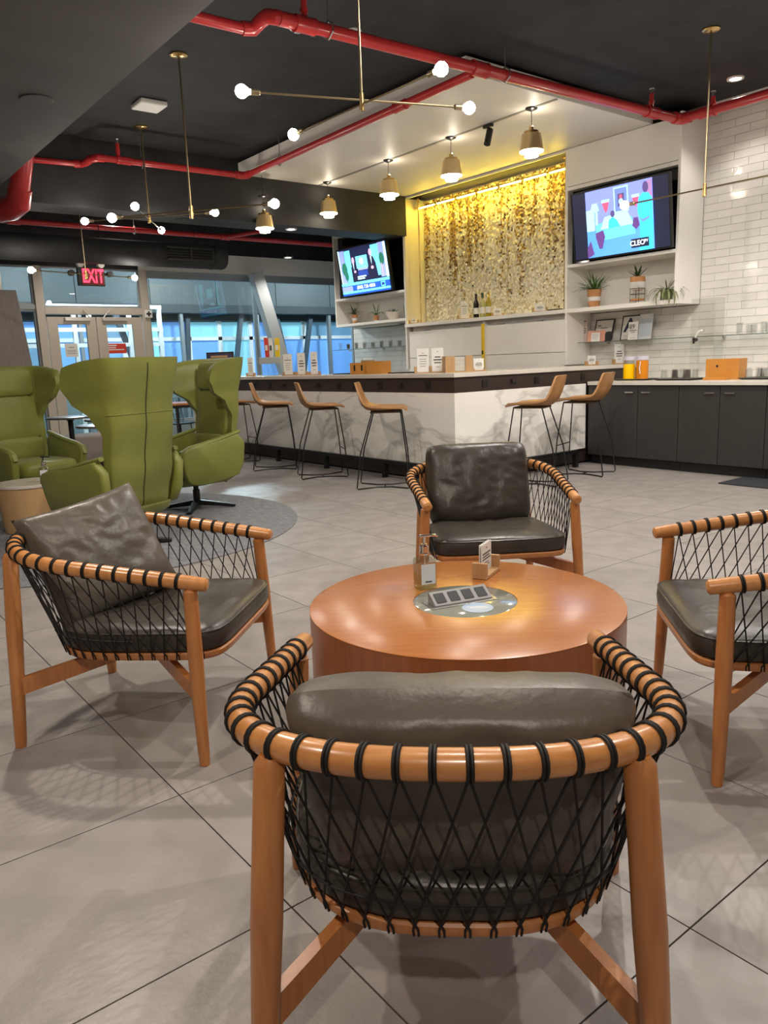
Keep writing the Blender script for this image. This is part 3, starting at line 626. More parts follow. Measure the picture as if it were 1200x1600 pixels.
# ---- back cabinets with dark doors
CB = [(5.335, 4.71, 4.244, 'charcoal base cabinet with two doors touching the marble bar'), (4.244, 3.818, 3.375, 'charcoal base cabinet in front of the amber wooden box'), (3.375, 2.93, 2.49, 'charcoal base cabinet at the right edge beside floor mat')]
for a, b, c, lb in CB:
    t = thing('base_cabinet', lb, 'cabinet', (7.09, c, 0), group='charcoal base cabinets')
    MB().box(0.0, 0.93, 0.002, a-c-0.002, 0.10, 0.864).build('body', M_cab, t, smooth=False)
    MB().box(0.05, 0.93, 0.002, a-c-0.002, 0.0, 0.10).build('toe_kick', M_kick, t, smooth=False)
    for y0, y1, s in ((b-c, a-c, -1), (0, b-c, 1)):
        d = MB().box(-0.02, -0.001, y0+0.003, y1-0.003, 0.105, 0.86).build('door', M_cab, t, smooth=False, bevel=0.0015)
        yh = (b-c)-s*0.10
        MB().box(-0.036, -0.028, yh-0.05, yh+0.05, 0.785, 0.797).box(-0.03, -0.02, yh-0.048, yh-0.04, 0.787, 0.795).box(-0.03, -0.02, yh+0.04, yh+0.048, 0.787, 0.795).build('handle', M_steel, d, smooth=False)
o = MB().box(7.045, XW-0.008, 2.45, BY-0.03, 0.866, 0.905).build('worktop', M_top, None, smooth=False, bevel=0.003)
tag(o, 'pale stone worktop on the charcoal cabinets by tiled wall', 'worktop')
o = MB().box(6.63, 7.09, 2.5, 3.56, 0.0, 0.012).build('floor_mat', M_mat, None, bevel=0.004); tag(o, 'dark blue-black floor mat before the right cabinet', 'mat')

# ================================================================== WALL UNIT (three built-in sections)
def unit(label, y0, y1, origin):
    return thing('shelf_unit', label, 'shelving', (XU, origin, 0))
def pb(u, n, m, x0, x1, y0, y1, z0, z1, bevel=0.0015):
    oy = u.location.y; return MB().box(x0-XU, x1-XU, y0-oy, y1-oy, z0, z1).build(n, m, u, smooth=False, bevel=bevel)
XB = XW-0.012
# right section
u = unit('white built-in shelving around the right television', 4.62, 6.07, 4.62)
pb(u, 'side_panel', M_white, XU, XB, 4.62, 4.65, 1.69, 3.56); pb(u, 'side_panel', M_white, XU, XB, 6.045, 6.075, 1.08, 3.515)
pb(u, 'top_panel', M_white, XU, XU+0.02, 4.65, 6.045, 3.105, 3.515); pb(u, 'shelf', M_white, XU, XB, 4.65, 6.045, 3.06, 3.10)
pb(u, 'shelf', M_white, XU, XB, 4.65, 6.045, 2.205, 2.24); pb(u, 'shelf', M_white, XU, XB, 4.65, 6.045, 1.69, 1.735)
pb(u, 'back_panel', M_black, XU+0.09, XU+0.11, 4.65, 6.045, 2.24, 3.06, 0); pb(u, 'back_panel', M_white, XB-0.02, XB, 4.65, 6.045, 1.735, 2.205, 0)
# centre section
u = unit('white built-in display case with golden mosaic and ledge', 6.075, 9.0, 6.08)
pb(u, 'side_panel', M_white, XU, XB, 9.02, 9.05, 1.08, 3.515)
pb(u, 'lining', M_cream, XU+0.01, XB-0.02, 9.005, 9.02, 1.735, 3.50, 0); pb(u, 'lining', M_cream, XU+0.01, XB-0.02, 6.075, 6.09, 1.735, 3.50, 0)
pb(u, 'ledge', M_white, XU-0.04, XB-0.02, 6.076, 9.019, 1.69, 1.735); pb(u, 'back_panel', M_cream, XB-0.02, XB, 6.076, 9.019, 1.08, 3.515, 0)
pb(u, 'head_rail', M_soffit, XU+0.0, XU+0.03, 6.076, 9.019, 3.49, 3.515)
pb(u, 'flap_door', M_white, XU+0.02, XU+0.04, 6.09, 7.42, 1.24, 1.62); pb(u, 'flap_door', M_white, XU+0.02, XU+0.04, 7.45, 8.99, 1.24, 1.62)
pb(u, 'lower_panel', M_white, XU+0.02, XU+0.04, 6.09, 7.42, 1.08, 1.234); pb(u, 'lower_panel', M_white, XU+0.02, XU+0.04, 7.45, 8.99, 1.08, 1.234)
pb(u, 'recess_panel', M_white, XU+0.10, XU+0.12, 6.09, 7.42, 1.60, 1.69, 0); pb(u, 'recess_panel', M_white, XU+0.10, XU+0.12, 7.45, 8.99, 1.60, 1.69, 0)  # white panels added close behind the slots so they read less dark
pb(u, 'divider', M_white, XU+0.01, XB-0.02, 7.421, 7.449, 1.08, 1.69)
pb(u, 'base', M_white, XU+0.02, XB, 6.09, 9.0, 0.0, 1.08, 0)
for y in (6.5, 7.15, 7.8, 8.6): pb(u, 'hinge', M_steel, XU+0.03, XU+0.06, y-0.05, y+0.05, 1.62, 1.635, 0)
# left section
u = unit('white built-in shelving around the left television', 9.05, 10.85, 9.05)
pb(u, 'side_panel', M_white, XU, XB, 10.82, 10.85, 1.79, 3.50)
pb(u, 'top_panel', M_white, XU, XU+0.02, 9.05, 10.82, 3.245, 3.50); pb(u, 'shelf', M_white, XU, XB, 9.05, 10.82, 3.205, 3.24)
pb(u, 'shelf', M_white, XU, XB, 9.05, 10.82, 2.205, 2.24); pb(u, 'shelf', M_white, XU, XB, 9.05, 10.82, 1.79, 1.83)
pb(u, 'back_panel', M_black, XU+0.09, XU+0.11, 9.05, 10.82, 2.24, 3.205, 0); pb(u, 'back_panel', M_white, XB-0.02, XB, 9.05, 10.82, 1.83, 2.205, 0)
pb(u, 'under_light', M_wplast, XU+0.1, XU+0.18, 9.4, 10.5, 1.755, 1.79)

# ---- gold mosaic curtain of sequins in the centre case
mt = thing('mosaic_screen', 'shimmering curtain of gold and pearl sequins behind ledge', 'wall art', (XB-0.10, 6.10, 1.74))
MB().box(0.03, 0.045, 0.0, 2.89, 0, 1.74).build('backing', M_cream, mt, smooth=False)
ms = [mat('sequin pearl', (0.84, 0.80, 0.68), 0.4), mat('sequin pale gold', (0.76, 0.64, 0.38), 0.35, 0.15), mat('sequin gold', (0.52, 0.34, 0.09), 0.3, 0.4),
      mat('sequin bronze', (0.30, 0.165, 0.045), 0.35, 0.3), mat('sequin brown', (0.11, 0.058, 0.02), 0.4, 0.2)]
rng = random.Random(11); SQ = MB(); PY, PZ = 0.0265, 0.0235
ny = int(2.88/PY); nz = int(1.74/PZ)
STR = [(rng.uniform(0.05, 2.85), rng.choice([rng.uniform(0.55, 1.05), rng.uniform(0.3, 0.8)]), rng.uniform(0.5, 1.0), rng.uniform(0.014, 0.034), rng.uniform(0, 9)) for _ in range(44)]
for i in range(ny):
    g1 = 0.5+0.5*noise.noise((i*0.13, 3.1, 0)); g2 = 0.5+0.5*noise.noise((i*0.41, 9.1, 4)); g3 = 0.5+0.5*noise.noise((i*0.9, 2.2, 8))
    yi = (i+0.5)*PY; near = [q for q in STR if abs(q[0]-yi) < 0.12]
    for k in range(nz):
        dd = 1-k/nz                                               # distance from the top
        amt = 0.34*max(0.0, 1-dd/(0.35+0.4*g1))+0.05*g2
        for yc, rch, dk, sg, ph in near:
            e = (yi-yc-0.010*math.sin(k*0.55+ph))/sg
            if dd < rch*1.02: amt += dk*math.exp(-e*e)*min(1.0, (rch*1.02-dd)*3.5+0.12)
        amt = min(amt, 1.25)
        r = rng.random(); mi = 0
        if r < amt*0.48: mi = 4 if rng.random() < 0.4 else 3
        elif r < amt*0.75: mi = 2
        elif r < amt*0.95+0.06: mi = 1
        elif rng.random() < 0.15: continue
        y = (i+0.5+(0.28 if k % 2 else -0.28))*PY; z = (k+0.5)*PZ; a = rng.uniform(-0.5, 0.5); b = rng.uniform(-0.45, 0.45); s = 0.0125
        ta, tb = math.sin(a)*s, math.sin(b)*s; xo = rng.uniform(-0.012, 0.012)
        SQ.add([(xo-ta-tb, y-s, z-s), (xo+ta-tb, y+s, z-s), (xo+ta+tb, y+s, z+s), (xo-ta+tb, y-s, z+s)], [(0, 1, 2, 3)], mi)
tag(SQ.build('sequins', ms, mt, smooth=False, fixn=False), 'gold, bronze and pearl sequins', kind='stuff')
ld = thing('led_strip', 'bright yellow light strip along top of the mosaic', 'light strip', (XU+0.20, 6.12, 3.36))
MB().box(-0.012, 0.012, 0, 2.86, 0.012, 0.03).build('channel', M_brass, ld, smooth=False)
for k in range(7): MB().box(-0.010, 0.010, 0.02+k*0.405, 0.36+k*0.405, 0.0, 0.012).build('led_segment', M_led, ld, smooth=False)
for y, lb in ((6.16, 'brass upright rod at the right end of mosaic'), (8.80, 'brass upright rod at the left end of mosaic')):
    t = thing('brass_rod', lb, 'rod', (XU+0.10, y, 1.735))
    MB().tube([(0, 0, 0), (0, 0, 1.74)], 0.010, 10).build('rod', M_brass, t); MB().tube([(0, 0, 1.72), (0, 0, 1.735)], 0.03, 12).build('end_cap', M_brass, t)
    MB().tube([(0, 0, 0), (0, 0, 0.012)], 0.02, 12).build('foot', M_brass, t)

# ---- televisions: local x = right as seen, y = up, z = to viewer
def pict(parent, layers, mats_):
    b = MB()
    for k, (poly, mi) in enumerate(layers): b.add([(p[0], p[1], 0.0006*(k+1)) for p in poly], [tuple(range(len(poly)))], mi)
    return b.build('picture', mats_, parent, smooth=False, fixn=False)
def R(x0, y0, x1, y1): return [(x0, y0), (x1, y0), (x1, y1), (x0, y1)]
def E(cx, cy, a, b, n=14): return [(cx+a*math.cos(2*PI*i/n), cy+b*math.sin(2*PI*i/n)) for i in range(n)]
def tv(label, yc, z0, w, h, tilt, xb=7.55):
    t = thing('television', label, 'television')
    t.matrix_world = facing((xb-0.03, yc, z0), (0, -1, 0), (-math.sin(tilt), 0, math.cos(tilt)))
    MB().box(-w/2, w/2, 0, h, -0.045, -0.002).build('housing', M_plast, t, bevel=0.004)
    f = MB(); bz = 0.014
    for q in ((-w/2, w/2, 0, bz), (-w/2, w/2, h-bz, h), (-w/2, -w/2+bz, bz, h-bz), (w/2-bz, w/2, bz, h-bz)): f.box(q[0], q[1], q[2], q[3], -0.002, 0.006)
    f.build('bezel', M_plast, t, smooth=False)
    MB().box(-w/2+bz, w/2-bz, bz, h-bz, -0.002, 0).build('screen', M_black, t, smooth=False)
    MB().box(-0.15, 0.15, h*0.3, h*0.7, -0.10, -0.045).build('wall_bracket', M_blackm, t, smooth=False)
    return t
def em(n, c, s=1.0): return emit('tv '+n, c, s)
# left: news studio with phone number
t = tv('left television showing two presenters and a phone number', 9.87, 2.245, 1.27, 0.735, math.radians(9.0))
w, h = 0.61, 0.70; y0 = 0.018
pm_ = [em('night', (0.010, 0.012, 0.05)), em('cyan', (0.16, 0.78, 0.95), 1.2), em('blue', (0.02, 0.10, 0.62)), em('lav', (0.30, 0.36, 0.78)), em('pale', (0.55, 0.88, 1.0), 1.2), em('suit', (0.012, 0.012, 0.04)), em('skin', (0.62, 0.40, 0.55)), em('plant', (0.02, 0.16, 0.10)), em('navy', (0.02, 0.05, 0.30))]
pict(t, [(R(-w, y0, w, y0+h), 0), (R(-w, .2, -w+.16, .70), 3), (R(-w, .2, -w+.03, .71), 4), (R(-w+.17, .21, -w+.32, .69), 1), (R(.24, .25, .42, .70), 1), (R(.42, .22, .55, .71), 3), (R(.55, .21, w-.005, .71), 4),
         (R(-.16, .40, .13, .58), 1), (E(-.02, .50, .05, .05), 4), (R(-.13, .37, .12, .40), 3), (R(-.14, .28, .11, .36), 8),
         ([(-.30, .20), (-.30, .42), (-.26, .48), (-.20, .48), (-.16, .42), (-.15, .20)], 5), (E(-.23, .53, .035, .05), 6), ([(-.245, .48), (-.215, .48), (-.23, .38)], 4), (E(-.21, .36, .03, .02), 6),
         ([(.15, .20), (.15, .46), (.19, .54), (.28, .54), (.33, .44), (.36, .22)], 5), (E(.23, .60, .037, .055), 6), ([(.215, .54), (.25, .54), (.235, .42)], 4), (E(.24, .38, .035, .025), 6),
         (E(-.47, .42, .07, .10), 7), (E(-.44, .32, .05, .08), 7), (E(.49, .48, .06, .09), 7), (R(.47, .24, .485, .42), 6),
         (R(-.16, .265, .06, .285), 4), (R(-.16, .235, .02, .255), 4),
         (R(-w, .165, w, .205), 1), (R(-w, .075, w, .165), 2), (R(-w, .075, -w+.28, .155), 3), (R(-w, .045, w, .075), 1), (R(-w, y0, w, .045), 2), (R(.40, .085, .50, .155), 1), (R(.415, .10, .485, .14), 8), (R(.42, .06, .48, .067), 4)], pm_)
text('(800) 720-4850', 0.075, em('white', (0.9, 0.95, 1.0), 1.3), t, facing((0.02, 0.118, 0.022), (1, 0, 0), (0, 1, 0)), name='phone_number', ext=0.0005)
# right: sitcom bedroom, pillar-boxed
t = tv('right television showing a bedroom scene in blue tones', 5.27, 2.25, 1.235, 0.735, math.radians(7.3))
w = 0.42
pm_ = [em('bar', (0.010, 0.012, 0.035)), em('wall lav', (0.24, 0.30, 0.85)), em('bed cyan', (0.14, 0.55, 0.95)), em('sheet', (0.10, 0.34, 0.90)), em('pale2', (0.42, 0.75, 1.0)), em('gown', (0.05, 0.62, 0.92)), em('red', (0.55, 0.10, 0.20)), em('maroon', (0.12, 0.05, 0.22)), em('frame', (0.16, 0.24, 0.55)), em('hair', (0.10, 0.07, 0.22)), em('door', (0.40, 0.22, 0.45))]
pict(t, [(R(-.60, y0, .60, y0+.70), 0), (R(-w, y0, w, y0+.70), 1), (R(-w, y0, -.27, .52), 4), (R(-w, y0, w, .30), 3), ([(-.30, .18), (-.30, .35), (-.1, .40), (.16, .38), (.20, .20)], 2), ([(-.24, .30), (-.18, .42), (.1, .46), (.18, .30)], 4),
         (R(-.05, .44, .13, .70), 4), (R(-.035, .455, .115, .685), 8), (R(.0, .50, .08, .63), 9), (E(.04, .55, .03, .03), 4), (E(.04, .60, .02, .022), 6),
         ([(-.20, .57), (-.11, .57), (-.13, .50), (-.155, .46), (-.18, .50)], 6), (R(-.205, .57, -.105, .60), 4), ([(.18, .56), (.26, .56), (.245, .50), (.22, .46), (.195, .50)], 6), (R(.175, .56, .265, .59), 4),
         ([(-.36, .50), (-.24, .50), (-.27, .58), (-.33, .58)], 4), (R(-.305, .28, -.295, .50), 8), (E(-.07, .44, .028, .035), 9), ([(-.13, .30), (-.12, .38), (-.07, .41), (-.02, .37), (.02, .30)], 5),
         ([(-.30, .22), (-.30, .27), (-.20, .29), (-.18, .22), (-.22, .10), (-.26, .10)], 7), ([(.17, .28), (.19, .36), (.24, .36), (.26, .28), (.22, .24)], 7), ([(-w, .12), (-w+.05, .20), (-w+.09, .05), (-w, y0)], 7),
         (R(.36, .5, w, .70), 10), ([(.25, y0), (.27, .30), (.24, .42), (.26, .54), (.31, .59), (.38, .58), (w, .52), (w, .30), (.40, y0)], 5), (E(.345, .64, .035, .055), 9), ([(.25, .36), (.30, .33), (.38, .35), (.38, .33), (.30, .30)], 8),
         (R(.15, .055, .365, .145), 0)], pm_)
wl = em('white', (0.9, 0.95, 1.0), 1.3)
text('CLEO', 0.072, wl, t, facing((0.232, 0.098, 0.026), (1, 0, 0), (0, 1, 0)), name='channel_logo', ext=0.0005, bold=0.001)
text('TV', 0.036, wl, t, facing((0.337, 0.110, 0.026), (1, 0, 0), (0, 1, 0)), name='channel_logo', ext=0.0005, bold=0.001)

# ================================================================== SMALL THINGS ON THE BAR AND SHELVES
ZB = 1.07
def lines_on(card, w, h, rows, z0=0.0, y=-0.0025):
    p = MB()
    for (zc, fr_, th) in rows: p.box(-w*fr_/2, w*fr_/2, y-0.0006, y, z0+zc*h-th*h/2, z0+zc*h+th*h/2)
    return p
MENU = [(.80, .15, .02), (.70, .75, .035), (.55, .6, .02), (.45, .6, .02), (.35, .6, .02), (.25, .5, .02)]
BOLD = [(.85, .10, .03), (.62, .5, .05), (.50, .7, .06), (.38, .6, .05), (.2, .3, .02)]
def card_holder(label, loc, rz, cards, bw, bh=0.045, group='wooden card holders'):
    t = thing('card_holder', label, 'card holder', loc, rz, group)
    b = MB().box(-bw/2, bw/2, -0.022, 0.022, 0, 0.012)
    n = len(cards); posts = [-bw/2+0.012+i*(bw-0.024)/n for i in range(n+1)]
    b.build('base', M_oak, t, smooth=False, bevel=0.001)
    for x in posts: MB().box(x-0.012, x+0.012, -0.022, 0.022, 0.012, bh).build('post', M_oak, t, smooth=False, bevel=0.001)
    for (x, w, h, rows) in cards:
        c = MB().box(x-w/2, x+w/2, -0.0025, 0.0025, 0.0125, 0.0125+h).build('card', M_card, t, smooth=False)
        p = MB()
        for (zc, fr_, th) in rows: p.box(x-w*fr_/2, x+w*fr_/2, -0.0035, -0.0026, 0.0125+h*(zc-th/2), 0.0125+h*(zc+th/2))
        p.build('print', M_ink, c, smooth=False)
    return t
r40 = math.radians(-48)
card_holder('wooden holder with one slim menu beside the condiment stand', (5.30, 9.72, ZB), r40, [(0, 0.075, 0.24, MENU)], 0.13)
card_holder('wooden holder with tall menu nearest the slanted strut', (5.28, 8.66, ZB), r40, [(-0.012, 0.115, 0.26, MENU)], 0.17)
card_holder('wooden holder with tall menu in the middle of three', (5.28, 8.36, ZB), r40, [(0, 0.10, 0.265, BOLD)], 0.15)
card_holder('wooden holder with slim menu rightmost of the three', (5.28, 8.07, ZB), r40, [(0, 0.085, 0.27, BOLD)], 0.15)
card_holder('double wooden holder with two grey menus before the white flaps', (5.30, 5.95, ZB), math.radians(-35), [(-0.075, 0.12, 0.235, MENU), (0.075, 0.12, 0.235, BOLD)], 0.33, 0.07)
card_holder('small card in wooden holder beside the napkin caddy', (5.70, 5.66, ZB), math.radians(-25), [(0, 0.11, 0.115, BOLD)], 0.15, 0.03)
card_holder('small card in wooden holder left of tall notice on bar', (7.50, 5.62, ZB), math.radians(-20), [(0, 0.105, 0.10, BOLD)], 0.16, 0.05)
card_holder('tall white notice in wooden holder behind the juice jugs', (7.93, 5.55, ZB), math.radians(-20), [(0, 0.13, 0.22, BOLD)], 0.17, 0.06)
ZL = 1.735
card_holder('small card holder at the left end of the ledge', (7.595, 8.87, ZL), math.radians(-45), [(0, 0.06, 0.07, BOLD)], 0.15, 0.05)
card_holder('tall menu holder on the ledge left of the bottles', (7.63, 7.84, ZL), math.radians(-45), [(0, 0.10, 0.225, MENU)], 0.19, 0.055)
card_holder('small card holder on the ledge right of the bottles', (7.63, 7.22, ZL), math.radians(-45), [(0, 0.10, 0.09, BOLD)], 0.16, 0.04)
card_holder('small card holder alone on the ledge under the mosaic', (7.63, 6.50, ZL), math.radians(-45), [(0, 0.12, 0.085, BOLD)], 0.19, 0.055)
o = MB().box(7.60, 7.65, 6.16, 6.36, ZL, ZL+0.018).build('remote_control', M_plast, None, bevel=0.004); tag(o, 'slim black remote at the right end of ledge', 'remote')
t = thing('yellow_strip', 'tall narrow yellow strip between the white flap doors', 'strip', (XU-0.004, 7.435, 1.08))
MB().box(-0.012, 0.012, -0.022, 0.022, 0, 0.57).build('strip', M_yellow, t, bevel=0.003)
MB().box(-0.015, -0.012, -0.012, 0.012, 0.17, 0.22).box(-0.015, -0.012, -0.012, 0.012, 0.03, 0.06).build('marks', M_plast, t, smooth=False)
# wine bottles
def bottle(label, loc, glass, foil, lab, sc=1.0):
    t = thing('wine_bottle', label, 'bottle', loc, group='bottles on the ledge')
    MB().lathe([(0.034, 0), (0.038, 0.006), (0.038, 0.175), (0.034, 0.20), (0.018, 0.235), (0.0145, 0.25), (0.0145, 0.30)], 18).build('body', glass, t)
    MB().lathe([(0.0155, 0.245), (0.016, 0.30), (0.0165, 0.312), (0.012, 0.314)], 14).build('foil', foil, t)
    MB().lathe([(0.0386, 0.05), (0.0386, 0.13)], 18, cap=False).build('paper_label', lab, t); t.scale = (sc,)*3
bottle('dark red wine bottle with pale label on the ledge', (7.62, 7.60, ZL), mat('dark bottle glass', (0.012, 0.008, 0.008), 0.08), M_plast, M_card)
bottle('pale white wine bottle between dark and golden bottles', (7.64, 7.50, ZL), mat('pale wine glass', (0.62, 0.60, 0.26), 0.06, trans=0.35), M_leaf, M_card, 1.02)
bottle('golden yellow wine bottle rightmost of the three', (7.62, 7.37, ZL), mat('golden wine glass', (0.42, 0.34, 0.02), 0.06, trans=0.3), M_gold, M_card)
# napkin caddy
t = thing('napkin_caddy', 'oak caddy with stacked napkins on the bar corner', 'caddy', (5.42, 5.68, ZB), math.radians(-28))
MB().box(-0.14, 0.14, -0.07, 0.07, 0, 0.012).build('base', M_oak, t, smooth=False)
for x0, x1 in ((-0.14, -0.045), (0.065, 0.14)):
    MB().box(x0, x1, -0.07, -0.058, 0.012, 0.16).box(x0 if x0 < 0 else x1-0.012, x0+0.012 if x0 < 0 else x1, -0.058, 0.07, 0.012, 0.16).build('side', M_oak, t, smooth=False)
for k in range(2): MB().box(-0.115, 0.115, -0.055, 0.065, 0.013+k*0.068, 0.078+k*0.07).build('napkin_stack', mat('grey napkins', (0.50, 0.46, 0.40), 0.8, var=0.15, scale=4, stretch=(1, 1, 60)), t, smooth=False)
# amber wooden caddies
def amber_box(label, loc, rz, w, d, h, slots):
    t = thing('wooden_box', label, 'box', loc, rz)
    b = MB().box(-w/2, w/2, -d/2, -d/2+0.012, 0.012, h).box(-w/2, w/2, d/2-0.012, d/2, 0.012, h).box(-w/2, -w/2+0.012, -d/2+0.012, d/2-0.012, 0.012, h).box(w/2-0.012, w/2, -d/2+0.012, d/2-0.012, 0.012, h)
    b.build('walls', M_amber, t, smooth=False); MB().box(-w/2, w/2, -d/2, d/2, 0, 0.012).build('base', M_amber, t, smooth=False)
    if slots:
        for x in (-w*0.22, w*0.22): MB().box(x-0.012, x+0.012, -d/2-0.002, -d/2, h*0.3, h*0.8).build('slot', M_kick, t, smooth=False)
        for x in (-0.03, 0.05): MB().tube([(x, 0, 0.02), (x+0.03, 0.01, h+0.05)], 0.006, 6).build('utensil', M_wplast, t)
        MB().box(-w*0.05, w*0.42, -0.03, d/2-0.02, h-0.02, h+0.025).build('packets', M_oak, t, smooth=False)
    return t
amber_box('amber wooden caddy with slots on the long bar', (5.40, 7.22, ZB), math.radians(-75), 0.24, 0.20, 0.13, True)
amber_box('amber wooden caddy without slots beside the slotted one', (5.42, 6.96, ZB), math.radians(-75), 0.20, 0.20, 0.14, False)
o = MB().box(5.42, 5.66, 6.25, 6.80, ZB, ZB+0.012).build('bar_mat', M_plast, None, bevel=0.004); tag(o, 'thin black bar mat beside the amber caddies', 'mat')
o = MB().box(5.40, 5.62, 7.45, 7.85, ZB, ZB+0.012).build('bar_mat', M_plast, None, bevel=0.004); tag(o, 'thin black bar mat left of the amber caddies', 'mat')
# condiment stand
t = thing('condiment_stand', 'clear acrylic stand topped with a grey tray', 'stand', (5.36, 9.22, ZB), math.radians(-48))
MB().box(-0.06, 0.06, -0.05, 0.05, 0, 0.16).build('column', M_acryl, t, smooth=False); MB().box(-0.15, 0.15, -0.10, 0.10, 0.16, 0.245).build('tray_box', mat('frosted grey acrylic', (0.36, 0.38, 0.38), 0.25), t, bevel=0.004)
MB().box(-0.13, 0.13, -0.09, 0.09, -0.0, 0.008).build('foot', M_acryl, t, smooth=False)
for nm, lb, x, w, h, m_, a in (('snack_packet', 'red packet standing on the condiment stand', -0.06, 0.055, 0.26, M_redp, 0.10), ('snack_packet', 'white packet standing between red and yellow ones', 0.0, 0.05, 0.25, M_card, 0.08), ('snack_packet', 'yellow packet standing on the condiment stand', 0.085, 0.065, 0.25, M_yellow, -0.06)):
    p = Vector((x, 0, 0.246)); p.rotate(t.rotation_euler); q = thing(nm, lb, 'packet', Vector(t.location)+p, math.radians(-48), 'packets on the condiment stand')
    b = MB().add([(-w/2, -0.002, 0), (w/2, -0.002, 0), (w/2, 0.002, 0), (-w/2, 0.002, 0), (-w/2, -0.02, h/2), (w/2, -0.02, h/2), (w/2, 0.02, h/2), (-w/2, 0.02, h/2), (-w/2-a*h*0.3, -0.002, h), (w/2-a*h*0.3, -0.002, h), (w/2-a*h*0.3, 0.002, h), (-w/2-a*h*0.3, 0.002, h)],
        [(0,3,2,1), (0,1,5,4), (1,2,6,5), (2,3,7,6), (3,0,4,7), (4,5,9,8), (5,6,10,9), (6,7,11,10), (7,4,8,11), (8,9,10,11)])
    b.build('bag', m_, q); MB().box(-w*0.3, w*0.3, -0.022, -0.019, h*0.35, h*0.62).build('print', M_card if m_ is not M_card else M_ink, q, smooth=False)
# framed dark sign at the far end of the bar
t = thing('table_sign', 'dark framed sign standing at the far bar end', 'sign', (5.30, 10.62, ZB), math.radians(-48))
MB().box(-0.21, 0.21, -0.012, 0.012, 0.02, 0.36).build('board', M_espresso, t, smooth=False)
MB().box(-0.19, 0.19, -0.014, -0.012, 0.04, 0.34).build('face', mat('dark blue print', (0.04, 0.04, 0.09), 0.5), t, smooth=False)
MB().box(-0.14, 0.12, -0.016, -0.014, 0.28, 0.31).build('print', M_oak, t, smooth=False); MB().box(-0.16, 0.15, -0.016, -0.014, 0.20, 0.24).build('print', M_oak, t, smooth=False)
MB().box(-0.16, 0.16, -0.05, 0.05, 0, 0.02).build('foot', M_oak, t, smooth=False)

# plants
def leaf(b, base, az, el, L, w, droop, n=5):
    p = Vector(base); pts = []; e = el
    for i in range(n+1):
        pts.append(p.copy()); p = p+Vector((math.cos(az)*math.cos(e), math.sin(az)*math.cos(e), math.sin(e)))*L/n; e -= droop/n
    sd = Vector((-math.sin(az), math.cos(az), 0)); vs = []
    for i, q in enumerate(pts):
        f = i/n; ww = w*(0.45+1.1*f)*(1-f)**0.75+0.0004; vs += [q-sd*ww+Vector((0,0,ww*0.35)), q-Vector((0,0,0.0)), q+sd*ww+Vector((0,0,ww*0.35))]
    b.add(vs, [f for i in range(n) for f in ((i*3, i*3+1, i*3+4, i*3+3), (i*3+1, i*3+2, i*3+5, i*3+4))])
def plant(label, loc, prof, band, foliage, mf, r0, zt, potm=M_terra):
    t = thing('potted_plant', label, 'plant', loc, group='potted plants on the shelves')
    MB().lathe(prof, 22).build('pot', potm, t)
    if band: MB().lathe([(r+0.0015, z) for r, z in band], 22, cap=False).build('painted_band', M_wplast, t)
    MB().lathe([(r0, zt-0.01), (r0*0.5, zt)], 14).build('soil', M_kick, t)
    b = MB(); rg = random.Random(hash(label) % 1000 if False else len(label))
    for (n, el0, el1, L0, L1, w, dr0, dr1, sp) in foliage:
        for k in range(n):
            a = 2*PI*k/n+rg.uniform(-.35, .35); s = rg.uniform(0, sp)
            leaf(b, (math.cos(a)*s, math.sin(a)*s, zt-0.005), a, rg.uniform(el0, el1), rg.uniform(L0, L1), w*rg.uniform(.8, 1.2), rg.uniform(dr0, dr1))
    b.build('foliage', mf, t, fixn=False); k_ = 0.72 if loc[1] > 9.8 else (0.98 if 'agave' in label else 1.15); t.scale = (k_,)*3; return t
plant('spiky dark plant in tall banded terracotta pot, left shelf', (7.70, 10.48, 1.83), [(0.045, 0), (0.05, 0.01), (0.056, 0.09), (0.082, 0.18), (0.084, 0.20), (0.074, 0.20)], [(0.0505, 0.05), (0.056, 0.09), (0.067, 0.125)], [(18, .2, .9, .18, .30, .014, .5, 1.5, .03), (10, .9, 1.45, .18, .28, .015, .0, .5, .03)], M_leaf, 0.07, 0.20)
plant('broad arching leafy plant in small terracotta pot, left shelf', (7.72, 9.93, 1.83), [(0.05, 0), (0.055, 0.02), (0.066, 0.13), (0.07, 0.14), (0.06, 0.14)], [(0.05, 0.0), (0.055, 0.03)], [(8, .5, 1.0, .22, .32, .026, 1.2, 2.4, .02), (4, 1.0, 1.4, .22, .30, .018, .1, .8, .02)], M_leaf2, 0.06, 0.14)
plant('low succulent in white bowl on the left shelf', (7.72, 9.50, 1.83), [(0.045, 0), (0.06, 0.005), (0.095, 0.07), (0.10, 0.105), (0.09, 0.105)], None, [(30, .4, 1.3, .03, .06, .008, .0, .6, .07)], M_leaf, 0.09, 0.105, mat('white speckled bowl', (0.72, 0.66, 0.58), 0.5))
plant('bushy bright grass in terracotta pot under right television', (7.68, 5.73, 1.735), [(0.052, 0), (0.056, 0.01), (0.07, 0.15), (0.075, 0.17), (0.064, 0.17)], [(0.0605, 0.06), (0.064, 0.10)], [(110, .2, 1.4, .12, .22, .0065, .2, 1.2, .05)], M_leaf2, 0.065, 0.17)
t = plant('agave in half-white pot raised on a wire stand', (7.70, 5.17, 1.735), [(0.05, 0.14), (0.078, 0.16), (0.088, 0.20), (0.082, 0.285), (0.078, 0.29), (0.07, 0.29)], [(0.05, 0.14), (0.078, 0.16), (0.088, 0.20), (0.086, 0.23)], [(9, .5, 1.0, .13, .18, .018, .2, .9, .02), (6, 1.0, 1.4, .12, .16, .017, .0, .4, .02)], M_leaf, 0.07, 0.29)
w_ = MB()
